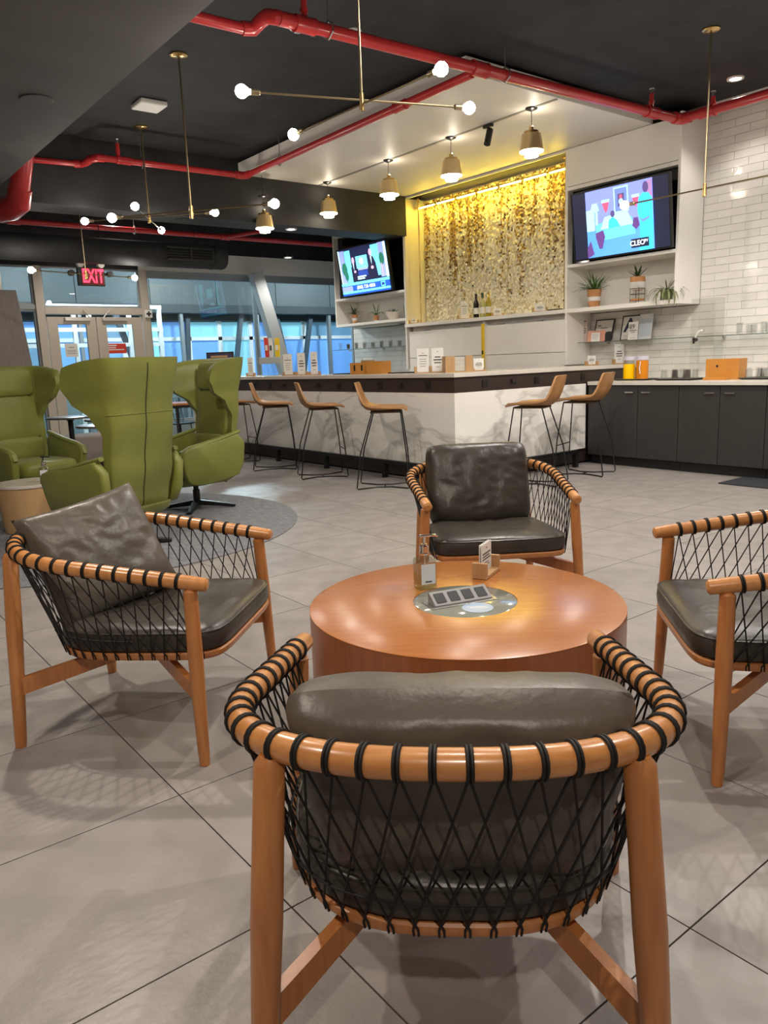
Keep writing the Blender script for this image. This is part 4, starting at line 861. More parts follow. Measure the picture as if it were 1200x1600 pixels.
for k in range(4):
    a = PI/4+k*PI/2; c, s = math.cos(a)*0.08, math.sin(a)*0.08; w_.tube([(c, s, 0), (c, s, 0.17)], 0.0028, 6)
for z in (0.10, 0.16): w_.tube([(math.cos(a*PI/10)*0.08, math.sin(a*PI/10)*0.08, z) for a in range(20)], 0.0025, 6, closed=True)
w_.build('wire_stand', M_blackm, t); MB().lathe([(0.075, 0.03), (0.078, 0.045), (0.07, 0.05)], 20).build('saucer', M_terra, t)
plant('trailing sage-green plant at the right end of shelf', (7.64, 4.77, 1.735), [(0.045, 0), (0.05, 0.01), (0.055, 0.085), (0.05, 0.09)], None, [(34, -.2, .6, .14, .26, .012, 1.8, 2.8, .035), (7, .8, 1.4, .08, .14, .010, .2, 1.0, .02)], M_leaf3, 0.05, 0.09, M_leaf3)
t = thing('photo_frame', 'thin wire photo frame standing on the left shelf', 'frame', (7.70, 9.14, 1.83), math.radians(-60))
MB().tube([(-0.05, 0.03, 0), (-0.05, -0.01, 0.20), (0.05, -0.01, 0.20), (0.05, 0.03, 0)], 0.004, 6).tube([(-0.05, 0.03, 0.004), (0.05, 0.03, 0.004)], 0.004, 6).build('wire', M_blackm, t)
MB().box(-0.045, 0.045, 0.01, 0.012, 0.01, 0.19).build('glass', M_acryl, t, smooth=False)

# glass shelves
for lb, y0, y1, z in (('long clear glass shelf on the tiled wall at right', 2.6, 6.03, 1.335), ('clear glass shelf with glasses below the left television', 9.06, 11.25, 1.42)):
    t = thing('glass_shelf', lb, 'shelf', (7.90, (y0+y1)/2, z)); hl = (y1-y0)/2
    MB().box(-0.13, 0.135, -hl, hl, 0, 0.008).build('pane', M_gshelf, t, smooth=False)
    MB().box(-0.132, -0.13, -hl, hl, 0, 0.008).build('edge', mat('green glass edge', (0.10, 0.13, 0.12), 0.2), t, smooth=False)
    for y in (-hl*0.85, 0, hl*0.85): MB().box(0.10, 0.139, y-0.012, y+0.012, -0.02, 0).build('bracket', M_steel, t, smooth=False)
# things standing on the right glass shelf
ZG = 1.344
def leaner(name, label, cat, y, w, h, m, frame=None, lean=0.22, x=7.93, rows=(), ink=M_ink, rz=-90):
    t = thing(name, label, cat, (x, y, ZG), math.radians(rz))
    s = Matrix.Rotation(-lean, 4, 'X')
    for n_, mm, bx in ([('sheet', m, (-w/2, w/2, -0.003, 0.003, 0, h))] + ([('frame', frame, None)] if frame else [])):
        if bx: o = MB().box(*bx).build(n_, mm, t, smooth=False)
        else: o = MB().box(-w/2-.012, -w/2, -.008, .008, 0, h).box(w/2, w/2+.012, -.008, .008, 0, h).box(-w/2, w/2, -.008, .008, h-.012, h).box(-w/2, w/2, -.008, .008, 0, .008).build(n_, mm, t, smooth=False)
        o.matrix_local = s
    if rows:
        p = MB()
        for (x0, x1, zc, th) in rows: p.box(x0*w, x1*w, -0.0045, -0.003, h*(zc-th/2), h*(zc+th/2))
        if len(rows) > 2: p.build('print', ink, t, smooth=False).matrix_local = s
        else:
            for (x0, x1, zc, th) in rows: MB().box(x0*w, x1*w, -0.0045, -0.003, h*(zc-th/2), h*(zc+th/2)).build('print', ink, t, smooth=False).matrix_local = s
    return t
leaner('display_card', 'pinkish card with bold lines leftmost on glass shelf', 'card', 6.06, 0.13, 0.27, mat('pinkish card', (0.55, 0.44, 0.40), 0.6), rows=[(-.35, .35, .92, .05), (-.2, .2, .68, .04), (-.38, .38, .60, .04), (-.38, .38, .51, .04), (-.38, .38, .42, .04), (-.4, -.1, .16, .05)], x=7.90, lean=0.05)
leaner('picture_frame', 'thin black framed certificate with pink lower edge', 'frame', 5.80, 0.24, 0.27, mat('grey certificate', (0.60, 0.57, 0.52), 0.5), M_plast, rows=[(-.4, -.2, .72, .04), (-.2, .2, .60, .03)], lean=0.30)
leaner('display_card', 'pink paper card in front of the framed certificate', 'card', 5.83, 0.25, 0.13, M_pink, x=7.855, lean=0.15)
leaner('display_card', 'small white card before the pink paper on shelf', 'card', 5.81, 0.125, 0.105, M_card, x=7.82, lean=0.08, rows=[(-.35, .3, .75, .05), (-.35, .35, .55, .05), (-.35, .2, .35, .05)], ink=M_inkl)
t = thing('card_reader', 'small black rounded device beside the framed certificate', 'device', (7.85, 5.64, ZG), math.radians(-70))
MB().prism(superell(0.04, 0.055, 3, 0, 0.055, 20), -0.02, 0.02, 'y').build('body', M_plast, t, bevel=0.004)
t = leaner('picture_frame', 'black framed inspection grade showing a big letter A', 'frame', 5.38, 0.30, 0.285, mat('grade sheet', (0.64, 0.62, 0.58), 0.5), M_plast, rows=[(-.42, -.1, .18, .02), (-.42, -.05, .12, .02), (-.42, -.2, .06, .02)], lean=0.20, ink=M_inkl)
text('A', 0.22, mat('navy print', (0.015, 0.02, 0.05), 0.6), t, Matrix.Rotation(-0.20, 4, 'X') @ facing((-0.05, -0.006, 0.165), (1, 0, 0), (0, 0, 1)), name='grade_letter', bold=0.006)
t = leaner('display_card', 'small white card reading 89 before the grade A frame', 'card', 5.325, 0.125, 0.20, M_card, x=7.86, lean=0.08, rows=[(-.35, .35, .52, .04), (-.2, .2, .42, .03), (-.3, .3, .1, .02)])
text('89', 0.075, M_ink, t, facing((0, -0.016, 0.145), (1, 0, 0), (0, 0, 1)), name='number')
leaner('display_card', 'pale blue printed sheet with red heading on shelf', 'card', 5.20, 0.17, 0.285, mat('off white sheet', (0.60, 0.60, 0.60), 0.6), x=7.90, lean=0.16, rows=[(-.4, .4, .80-.06*k, .03) for k in range(12)], ink=M_bluep)
# tumblers
tum = MB().lathe([(0.028, 0.0), (0.029, 0.004), (0.034, 0.09), (0.032, 0.09), (0.027, 0.008), (0.001, 0.008)], 14).mesh('tumbler', M_tumbler)
for lb, grp, spots, z in (('clear tumbler upside down on tray left of amber box', 'tumblers on the left tray', [(7.30+0.085*(k % 2), 4.56-0.065*k) for k in range(5)]+[(7.48, 4.54-0.075*k) for k in range(4)], 0.922),
        ('clear tumbler upside down on tray right of amber box', 'tumblers on the right tray', [(7.44+0.08*(k % 2), 3.74-0.075*k) for k in range(5)]+[(7.60, 3.72-0.08*k) for k in range(4)], 0.922),
        ('clear tumbler in a row on the right glass shelf', 'tumblers on the right glass shelf', [(7.86+0.05*(k % 2), 4.07-0.075*k) for k in range(7)], ZG),
        ('clear glass in the row below left television', 'glasses on the left glass shelf', [(7.83+0.08*(k % 2), 11.1-0.115*k) for k in range(17)], 1.429)):
    for k, (x, y) in enumerate(spots):
        o = inst(tum, 'tumbler', None, (x, y, z+0.092), (PI, 0, 0), (1, 1, 1)) if 'upside' in lb else inst(tum, 'tumbler', None, (x, y, z+0.001), (0, 0, 0), (1, 1, 1+0.25*(k % 3 == 0)))
        tag(o, lb, 'glass', grp)
def tray(label, loc, lx, ly, m_):
    o = thing('serving_tray', label, 'tray', loc)
    MB().add([(-lx*.42, -ly*.42, 0), (lx*.42, -ly*.42, 0), (lx*.42, ly*.42, 0), (-lx*.42, ly*.42, 0), (-lx*.5, -ly*.5, .016), (lx*.5, -ly*.5, .016), (lx*.5, ly*.5, .016), (-lx*.5, ly*.5, .016),
              (-lx*.48, -ly*.48, .016), (lx*.48, -ly*.48, .016), (lx*.48, ly*.48, .016), (-lx*.48, ly*.48, .016), (-lx*.41, -ly*.41, .006), (lx*.41, -ly*.41, .006), (lx*.41, ly*.41, .006), (-lx*.41, ly*.41, .006)],
             [(0,3,2,1), (0,1,5,4), (1,2,6,5), (2,3,7,6), (3,0,4,7), (4,5,9,8), (5,6,10,9), (6,7,11,10), (7,4,8,11), (8,9,13,12), (9,10,14,13), (10,11,15,14), (11,8,12,15), (12,13,14,15)]).build('pan', m_, o, smooth=False)
MT = mat('dark grey tray', (0.075, 0.072, 0.062), 0.4)
tray('grey serving tray under the two juice jugs', (7.40, 4.96, 0.906), 0.26, 0.42, MT)
tray('grey serving tray of tumblers left of amber box', (7.40, 4.43, 0.906), 0.34, 0.44, MT)
tray('grey serving tray of tumblers right of amber box', (7.52, 3.54, 0.906), 0.34, 0.54, MT)
t = amber_box('amber wooden box leaning open among the trays', (7.50, 4.00, 0.906), math.radians(-90), 0.34, 0.16, 0.20, False)
MB().box(-0.13, 0.10, -0.20, -0.10, 0, 0.022).build('board', M_amber, t, smooth=False)
MB().tube([(-0.05, -0.083, 0.13), (-0.05, -0.0795, 0.13)], 0.012, 12).build('hole', M_kick, t)
for lb, x, y, c, fill in (('clear jug of yellow juice on the tray', 7.40, 5.045, (0.95, 0.55, 0.0), 0.165), ('clear jug of orange tea on the tray', 7.40, 4.885, (0.62, 0.21, 0.01), 0.20)):
    t = thing('juice_jug', lb, 'jug', (x, y, 0.913), group='juice jugs')
    MB().lathe([(0.064, 0), (0.064, 0.235), (0.061, 0.235), (0.061, 0.004)], 20, cap=False).build('jug', M_acryl, t)
    MB().lathe([(0.0645, 0.002), (0.0645, fill)], 20).build('juice', mat('juice %.2f' % fill, c, 0.25, trans=0.0), t)
    MB().lathe([(0.066, 0.205), (0.066, 0.245), (0.02, 0.25)], 20).build('lid', mat('lilac clear lid', (0.55, 0.52, 0.60), 0.2), t)
    if fill > 0.18: MB().tube([(-0.066, -0.02, 0.19), (-0.08, -0.02, 0.12), (-0.068, -0.02, 0.06)], 0.005, 8).build('spoon', M_wplast, t)
t = thing('drink_dispenser', 'tall translucent drink dispenser with black tap', 'dispenser', (7.668, 4.31, 0.906))
MB().box(-0.09, 0.09, -0.13, 0.13, 0.345, 0.81).build('tank', thin_glass('frosted tank', (0.94, 0.94, 0.92), 0.10, 0.25), t, smooth=False)
MB().box(-0.09, 0.09, -0.13, -0.122, 0, 0.34).box(-0.09, 0.09, 0.122, 0.13, 0, 0.34).box(-0.09, 0.09, -0.13, 0.13, 0.335, 0.345).build('stand', M_acryl, t, smooth=False)
MB().tube([(-0.10, 0.06, 0.40), (-0.15, 0.06, 0.40)], 0.018, 12).tube([(-0.15, 0.06, 0.42), (-0.15, 0.06, 0.36)], 0.012, 10).build('tap', M_plast, t)
MB().tube([(-0.14, 0.05, 0.42), (-0.155, 0.0, 0.48), (-0.155, -0.03, 0.49)], [0.008, 0.012, 0.010], 8).build('tap_lever', M_wplast, t)

# ================================================================== LEATHER LOUNGE CHAIRS
def pillow(w, h, T, seed, wr=0.011, n=34, taper=0.0, horn=False):
    b = MB(); G = {}
    for side in (1, -1):
        P = []
        for i in range(n+1):
            row = []
            for j in range(n+1):
                u = -1+2*i/n; v = -1+2*j/n
                e = max(0.0, (1-abs(u)**4.5)*(1-abs(v)**4.5))**0.36
                x = w/2*u*((1-0.05*(1-v*v)) if horn else (1-0.07*abs(v)**7))*(1-taper*(1-v)/2); z = h/2*v*((1-0.06*(1-u*u)) if horn else (1-0.06*abs(u)**7))
                nn = noise.noise((u*1.8+seed, v*1.8, side*2.0))*0.6+noise.noise((u*4+seed*2, v*2.2+u*1.5, side*5.0))*0.45+0.9*(0.3-abs(noise.noise((u*2.6+v*2+seed, v*3.4-u*2, 7.0+side))))
                row.append((x, side*(T/2*e+wr*nn*e), z+h/2))
            P.append(row)
        b.grid(P, flip=(side < 0))
    return b
CY = 0.33   # front feet line sits 0.33 ahead of the chair's centre
def rail_pts(k=72):
    out = []
    arm = [(-0.335+(-0.025)*i/8, 0.035-0.415*i/8) for i in range(8)]
    arc = superell(0.36, 0.32, 2.35, 0, -0.38, 41, PI, 2*PI)+[(0.36, -0.38)]
    P = arm+arc+[(-x, y) for x, y in arm[::-1]]
    return [Vector((x, y+CY, 0.565+0.10*(0.035-y)/0.735)) for x, y in P]
def seat_outline(k=64):
    f = superell(0.305, 0.30, 7.0, 0, -0.25, k//2, 0, PI); r_ = superell(0.305, 0.325, 2.8, 0, -0.25, k//2, PI, 2*PI)
    return [(x*(1-0.03*max(0, min(1, (-0.0-y)/0.35))), y) for x, y in f+r_]
def rimz(y): return 0.325-0.022*(0.05-y)/0.62
def arclen(P):
    s = [0]
    for a, b in zip(P[:-1], P[1:]): s.append(s[-1]+(b-a).length)
    return s
def at(P, s, q):
    for i in range(len(P)-1):
        if s[i+1] >= q: f = (q-s[i])/max(1e-9, s[i+1]-s[i]); return P[i].lerp(P[i+1], f), (P[i+1]-P[i]).normalized()
    return P[-1], (P[-1]-P[-2]).normalized()
RP = rail_pts(); RS = arclen(RP); RR = 0.0225
SO = seat_outline()
# seat rim path that takes the cords: from right front round the back to left front
rim_half = [Vector((x*1.0, y+CY, rimz(y))) for x, y in SO if y < -0.0]
rim_half.sort(key=lambda p: math.atan2(p.y-(-0.22+CY), p.x) if math.atan2(p.y-(-0.22+CY), p.x) < 1.2 else math.atan2(p.y-(-0.22+CY), p.x)-2*PI)
RMP = rim_half if rim_half[0].x < 0 else rim_half[::-1]; RMS = arclen(RMP)
NW = 38
_proto = {}
def wrap_mesh():
    b = MB()
    for dx in (-0.0029, 0.0029):
        b.tube([(dx, math.cos(2*PI*i/16)*(RR+0.0016), math.sin(2*PI*i/16)*(RR+0.0014)) for i in range(16)], 0.0029, 6, closed=True)
    return b.mesh('cord_wrap', M_cord)
WM = wrap_mesh()
def lounge(label, M, az, pl):
    a = math.radians(az)
    t = thing('lounge_chair', label, 'armchair', (M[0]-CY*math.cos(a), M[1]-CY*math.sin(a), 0), a-PI/2, 'corded leather lounge chairs')
    if not _proto:
        k = len(RP); rr = [RR]*k; rr[0] = rr[-1] = RR*0.80
        tip = RP[0]+(RP[0]-RP[1]).normalized()*0.006; tip2 = RP[-1]+(RP[-1]-RP[-2]).normalized()*0.006
        P2 = [tip]+RP+[tip2]; r2 = [RR*0.55]+[RR*0.93]+[RR]*(k-2)+[RR*0.93]+[RR*0.55]
        _proto['arm_rail'] = MB().tube(P2, r2, 16).mesh('arm_rail', M_rail)
        legs = []
        for s in (-1, 1):
            legs.append(MB().tube([(s*0.335, CY-0.015, 0.552), (s*0.340, CY-0.014, 0.545), (s*0.352, CY-0.01, 0.35), (s*0.372, CY-0.002, 0.04), (s*0.375, CY, 0.0)], [0.014, 0.0215, 0.0235, 0.018, 0.0155], 14).mesh('leg', M_chair))
            legs.append(MB().tube([(s*0.262, -0.64+CY, 0.645), (s*0.264, -0.641+CY, 0.632), (s*0.283, -0.648+CY, 0.38), (s*0.308, -0.659+CY, 0.03), (s*0.31, -0.66+CY, 0.0)], [0.016, 0.0235, 0.0255, 0.019, 0.017], 14).mesh('leg', M_chair))
        _proto['legs'] = legs
        br = []
        for s in (-1, 1):
            br.append(MB().beam((s*0.295, -0.645+CY, 0.205), (s*0.06, -0.30+CY, 0.278), 0.022, 0.055, (0,0,1), 0.022, 0.045).mesh('brace', M_chair, smooth=False))
            br.append(MB().beam((s*0.355, -0.02+CY, 0.235), (s*0.06, -0.30+CY, 0.278), 0.022, 0.050, (0,0,1), 0.022, 0.045).mesh('brace', M_chair, smooth=False))
        _proto['braces'] = br
        n = len(SO); R_ = []
        for sc, dz in ((0.90, -0.012), (0.985, -0.012), (1.0, -0.004), (1.0, 0.008), (0.985, 0.012), (0.6, 0.010)):
            R_.append([(x*sc, (y+0.25)*sc-0.25+CY, rimz(y)+dz) for x, y in SO])
        _proto['seat_rim'] = MB().rings(R_).mesh('seat_rim', M_chair)
        R_ = []
        for sc, dz in ((0.80, 0.012), (0.97, 0.013), (1.0, 0.022), (1.008, 0.046), (1.0, 0.070), (0.985, 0.079), (0.95, 0.086), (0.88, 0.093), (0.76, 0.098), (0.6, 0.098), (0.45, 0.093), (0.3, 0.088), (0.15, 0.086), (0.04, 0.086)):
            R_.append([(x*sc, (y+0.25)*sc-0.25+CY, rimz(y)+dz+(noise.noise((x*sc*9, y*sc*9, 3))*0.010+noise.noise((x*sc*22, y*sc*11, 8))*0.007 if sc < 0.97 and dz > 0.05 else 0)) for x, y in SO])
        _proto['seat_cushion'] = MB().rings(R_).mesh('seat_cushion', M_leather, ang=60)
        _proto['piping'] = MB().tube([(x*0.995, (y+0.25)*0.995-0.25+CY, rimz(y)+0.075) for x, y in SO], 0.0035, 6, closed=True).mesh('piping', M_leather)
        wraps = []; cords = MB(); s0, s1 = 0.085, RS[-1]-0.085
        L = RMS[-1]
        for i in range(NW):
            q = s0+(s1-s0)*i/(NW-1); p, tg = at(RP, RS, q)
            wraps.append((p, tg))
            fr_ = i/(NW-1)
            for off in (-2.1, 2.1):
                f2 = min(1, max(0, fr_+off/(NW-1))); e, _ = at(RMP, RMS, f2*L)
                down = p+Vector((0, 0, -RR)); cen = Vector((0, -0.25+CY, e.z)); d_ = (e-cen); d_.z = 0; d_.normalize()
                e1 = e+d_*0.003+Vector((0, 0, 0.004)); mid = down.lerp(e1, 0.5)
                cords.tube([down+Vector((0, 0, 0.003)), mid, e1, e1+Vector((0, 0, -0.014))-d_*0.004], 0.0022, 5)
        # horizontal lacing cord round the back
        hb = []
        for i in range(5, NW-5):
            p, _ = wraps[i]; e, _2 = at(RMP, RMS, i/(NW-1)*L); hb.append(p.lerp(e, 0.80)+Vector((0, 0, -0.004)))
        cords.tube(hb, 0.0032, 5)
        _proto['cords'] = cords.mesh('cord_lattice', M_cord); _proto['wraps'] = wraps
    inst(_proto['arm_rail'], 'arm_rail', t)
    for m_ in _proto['legs']: inst(m_, 'leg', t)
    for m_ in _proto['braces']: inst(m_, 'brace', t)
    inst(_proto['seat_rim'], 'seat_rim', t); sc_ = inst(_proto['seat_cushion'], 'seat_cushion', t); inst(_proto['piping'], 'piping', sc_)
    inst(_proto['cords'], 'cord_lattice', t)
    for p, tg in _proto['wraps']: inst(WM, 'cord_wrap', t, p, tg.to_track_quat('X', 'Z').to_euler())
    w, h, T, loc, rot, seed, m_ = pl
    o = pillow(w, h, T, seed, taper=0.16 if seed == 1.3 else 0.0, horn=seed == 4.7).build('back_cushion', m_, t, ang=60); o.location = loc; o.rotation_euler = rot
    return t
lounge('leather lounge chair nearest the viewer, seen from its corded back', (1.117, 1.217), 47.5, (0.55, 0.37, 0.17, (0.012, -0.128, 0.362), (0.30, 0, 0.0), 1.3, M_leather2))
lounge('leather lounge chair at left with a tilted taupe pillow', (1.154, 2.337), -46.5, (0.45, 0.42, 0.15, (0.01, -0.07, 0.385), (0.45, 0.15, -0.57), 4.7, M_leather2))
lounge('leather lounge chair beyond the round table, facing the viewer', (2.486, 2.339), -124, (0.53, 0.42, 0.17, (0.0, -0.14, 0.37), (0.30, 0, 0.0), 8.2, M_leather))
lounge('leather lounge chair cut off by the right edge', (2.188, 1.256), 134.5, (0.55, 0.43, 0.17, (0.0, -0.14, 0.385), (0.36, 0, 0.0), 6.1, M_leather))

# ================================================================== ROUND WOOD TABLE
TC = (1.69, 1.755); TZ = 0.42; TRr = 0.511
t = thing('coffee_table', 'large round cherry veneer drum table between the lounge chairs', 'table', (TC[0], TC[1], 0), math.radians(-38))
n = 96
R_ = []
for r_, z in ((TRr-0.002, TZ-0.003), (TRr-0.0005, TZ-0.0025), (TRr-0.001, TZ-0.0008), (TRr-0.003, TZ), (0.1715, TZ), (0.1715, TZ-0.012)):
    R_.append([(r_*math.cos(2*PI*i/n), r_*math.sin(2*PI*i/n), z) for i in range(n)])
MB().grid(R_, closev=True).build('table_top', M_ttop, t)
MB().lathe([(TRr-0.003, 0.02), (TRr-0.001, 0.022), (TRr-0.001, TZ-0.0035), (TRr-0.003, TZ-0.003)], n).build('drum', M_tbody, t)
MB().lathe([(TRr-0.03, 0.0), (TRr-0.03, 0.021)], 48).build('plinth', M_kick, t)
MB().lathe([(0.169, TZ-0.012), (0.1695, TZ-0.001), (0.168, TZ)], n).build('glass_inlay', mat('grey-green back painted glass', (0.235, 0.245, 0.205), 0.06, coat=0.5), t)
t = thing('power_unit', 'silver wedge power unit with four black sockets', 'socket box', (1.675, 1.762, TZ+0.0005), math.radians(-16)); t.scale = (0.86, 0.80, 0.68)
MB().box(-0.14, 0.14, -0.055, 0.055, 0, 0.003).build('base_plate', M_steel, t, bevel=0.001)
SILV = mat('silver plastic', (0.24, 0.235, 0.23), 0.4, 0.2)
MB().add([(-0.12, -0.035, 0.003), (0.12, -0.035, 0.003), (0.12, 0.035, 0.003), (-0.12, 0.035, 0.003), (-0.12, 0.028, 0.055), (0.12, 0.028, 0.055), (0.12, 0.035, 0.05), (-0.12, 0.035, 0.05), (-0.12, -0.035, 0.008), (0.12, -0.035, 0.008)],
    [(0,3,2,1), (0,1,9,8), (8,9,5,4), (4,5,6,7), (7,6,2,3), (0,8,4,7,3), (1,2,6,5,9)]).build('housing', SILV, t, smooth=False)
nv = Vector((0, -0.047, 0.063)).normalized(); upv = Vector((0, 0.063, 0.047)).normalized()
for k in range(4):
    c = Vector((-0.087+k*0.058, -0.0035, 0.0315))+nv*0.0015
    o = MB().box(-0.020, 0.020, -0.026, 0.026, 0, 0.0015).build('socket', M_plast, t, smooth=False); o.matrix_local = facing(c, (1, 0, 0), upv)
t = thing('round_sticker', 'blue oval sticker printed on the glass inlay', 'sticker', (1.665, 1.672, TZ+0.0003), math.radians(-38))
MB().lathe([(0.05, 0), (0.05, 0.0006)], 32).build('disc', mat('pale blue sticker', (0.30, 0.40, 0.55), 0.3), t)
MB().box(-0.035, 0.03, 0.006, 0.011, 0.0007, 0.001).build('print', M_card, t, smooth=False); MB().box(-0.025, 0.035, -0.006, -0.001, 0.0007, 0.001).build('print', M_card, t, smooth=False)
# sanitizer bottles
def sanitizer(label, loc, rz, s=1.0):
    t = thing('sanitizer_bottle', label, 'bottle', loc, rz, 'square sanitizer bottles'); w = 0.034
    sq = lambda a: superell(a, a, 7, 0, 0, 28)
    R_ = [[(x, y, z) for x, y in sq(a)] for a, z in ((w*0.9, 0.0), (w, 0.004), (w, 0.098), (w*0.93, 0.105), (w*0.40, 0.110), (w*0.40, 0.122))]
    MB().rings(R_).build('bottle', MATS.get('bottle glass') or thin_glass('bottle glass', (0.84, 0.84, 0.80), 0.16, 0.03), t)
    MB().rings([[(x, y, z) for x, y in sq(w*0.95)] for z in (0.004, 0.055)]).build('gel', MATS.get('clear gel') or thin_glass('clear gel', (0.86, 0.85, 0.78), 0.06, 0.1), t)
    MB().lathe([(0.017, 0.118), (0.018, 0.120), (0.018, 0.126), (0.0155, 0.128), (0.0155, 0.150), (0.010, 0.154), (0.010, 0.158)], 18).build('collar', M_chrome, t)
    MB().tube([(0, 0, 0.156), (0, 0, 0.182)], 0.005, 10).tube([(-0.016, 0, 0.186), (0.042, 0, 0.184), (0.050, 0, 0.178)], [0.007, 0.006, 0.004], 10, sq=0.7).build('pump', M_chrome if s == 1 else M_plast, t)
    MB().tube([(0, 0, 0.12), (0.004, 0, 0.01)], 0.0025, 6).build('dip_tube', M_wplast, t)
    MB().box(-0.026, 0.026, -w-0.0012, -w-0.0004, 0.022, 0.092).build('paper_label', mat('pale blue label', (0.62, 0.66, 0.70), 0.5), t, smooth=False)
    MB().box(-0.012, 0.012, -w-0.0018, -w-0.0012, 0.028, 0.033).build('print', M_ink, t, smooth=False); t.scale = (s,)*3
    return t
sanitizer('square clear sanitizer bottle with chrome pump on wooden table', (1.692, 1.955, TZ+0.001), math.radians(-20), 1.0)
t = thing('card_holder', 'oak holder with white cards on the round wooden table', 'card holder', (1.965, 1.925, TZ+0.001), math.radians(25), 'wooden card holders')
MB().box(-0.075, 0.075, -0.028, 0.028, 0, 0.012).build('base', M_oak, t, bevel=0.001)
for x in (-0.0685, 0.0685): MB().box(x-0.0065, x+0.0065, -0.028, 0.028, 0.012, 0.058).build('post', M_oak, t, bevel=0.001)
for y in (0.0, 0.008): c = MB().box(-0.052, 0.052, y-0.0012, y+0.0012, 0.0125, 0.118).build('card', M_card, t, smooth=False)
MB().box(-0.004, 0.004, -0.0018, -0.0013, 0.098, 0.104).box(-0.042, 0.04, -0.0018, -0.0013, 0.078, 0.084).box(-0.042, 0.03, -0.0018, -0.0013, 0.068, 0.073).box(-0.042, 0.042, -0.0018, -0.0013, 0.058, 0.063).box(-0.042, 0.02, -0.0018, -0.0013, 0.045, 0.048).box(-0.042, 0.03, -0.0018, -0.0013, 0.037, 0.040).build('print', M_ink, t, smooth=False)

# ================================================================== BAR STOOLS
def stool_proto():
    t = thing('bar_stool', 'x', 'stool', (0, 0, 0), group='tan leather bar stools')
    # seat profile along y (front +y): seat front edge -> seat -> curve up -> back top ; x across
    prof = [(0.235, 0.748), (0.20, 0.764), (0.10, 0.758), (0.0, 0.750), (-0.09, 0.748), (-0.155, 0.762), (-0.195, 0.800), (-0.215, 0.86), (-0.232, 0.94), (-0.244, 1.005), (-0.246, 1.018)]
    wid = [0.185, 0.205, 0.218, 0.222, 0.222, 0.222, 0.218, 0.212, 0.200, 0.180, 0.160]
    lift = [0.0, 0.008, 0.022, 0.034, 0.042, 0.044, 0.036, 0.024, 0.014, 0.006, 0.0]   # side edges curl up / forward
    n = 12; top = []; bot = []
    for i, ((y, z), w, lf) in enumerate(zip(prof, wid, lift)):
        a = prof[max(0, i-1)]; c = prof[min(len(prof)-1, i+1)]; tx = Vector((0, c[0]-a[0], c[1]-a[1])).normalized(); nr = Vector((0, tx.z, -tx.y))
        if nr.z < 0 and i < 5: nr = -nr
        if i >= 5 and nr.y < 0: nr = -nr
        r1 = []; r2 = []
        for j in range(n+1):
            u = -1+2*j/n; p = Vector((w*u, y, z))+nr*lf*abs(u)**2.2
            r1.append(p+nr*0.006); r2.append(p-nr*0.012)
        top.append(r1); bot.append(r2)
    m = MB(); G = [a+b[::-1] for a, b in zip(top, bot)]
    m.rings(G); o = m.build('seat_shell', M_tan, t, ang=50)
    s_ = MB(); s_.grid([[p+Vector((0, 0, -0.004)) for p in r] for r in [b for b in bot[:5]]]); 
    MB().box(-0.13, 0.13, -0.12, 0.17, 0.722, 0.740).build('underplate', M_tan2, t, bevel=0.004)
    for s in (-1, 1):
        x = s*0.15
        fr_ = [(x*0.85, 0.17, 0.735), (s*0.185, 0.215, 0.35), (s*0.20, 0.235, 0.02), (s*0.19, 0.225, 0.008), (s*0.08, 0.06, 0.008), (s*0.08, -0.08, 0.008), (s*0.19, -0.255, 0.008), (s*0.20, -0.265, 0.02), (s*0.185, -0.22, 0.35), (x*0.85, -0.10, 0.735)]
        MB().tube(fr_, 0.0065, 8).build('leg_frame', M_blackm, t)
    MB().tube([(-0.186, 0.218, 0.30), (0.186, 0.218, 0.30)], 0.006, 8).build('foot_bar', M_blackm, t)
    MB().tube([(-0.08, -0.01, 0.008), (0.08, -0.01, 0.008)], 0.006, 8).build('floor_bar', M_blackm, t)
    return t
sp = stool_proto()
SL = [(4.60, 5.86, -90, 'tan bar stool on the long side nearest the bar corner'), (4.60, 6.95, -90, 'tan bar stool in the middle of the long bar side'), (4.60, 7.95, -90, 'tan bar stool just right of the green chairs'),
      (4.62, 8.98, -90, 'tan bar stool half hidden behind the green wing chair'), (5.64, 4.86, 0, 'tan bar stool on the short side behind the far lounge chair'), (6.42, 4.89, 0, 'tan bar stool touching the dark cabinets on short side')]
for i, (x, y, r_, lb) in enumerate(SL):
    o = sp if i == 0 else copy_tree(sp); o.location = (x, y, 0); o.rotation_euler = (0, 0, math.radians(r_+[-42, -26, -32, -10, 24, 18][i])); o['label'] = lb

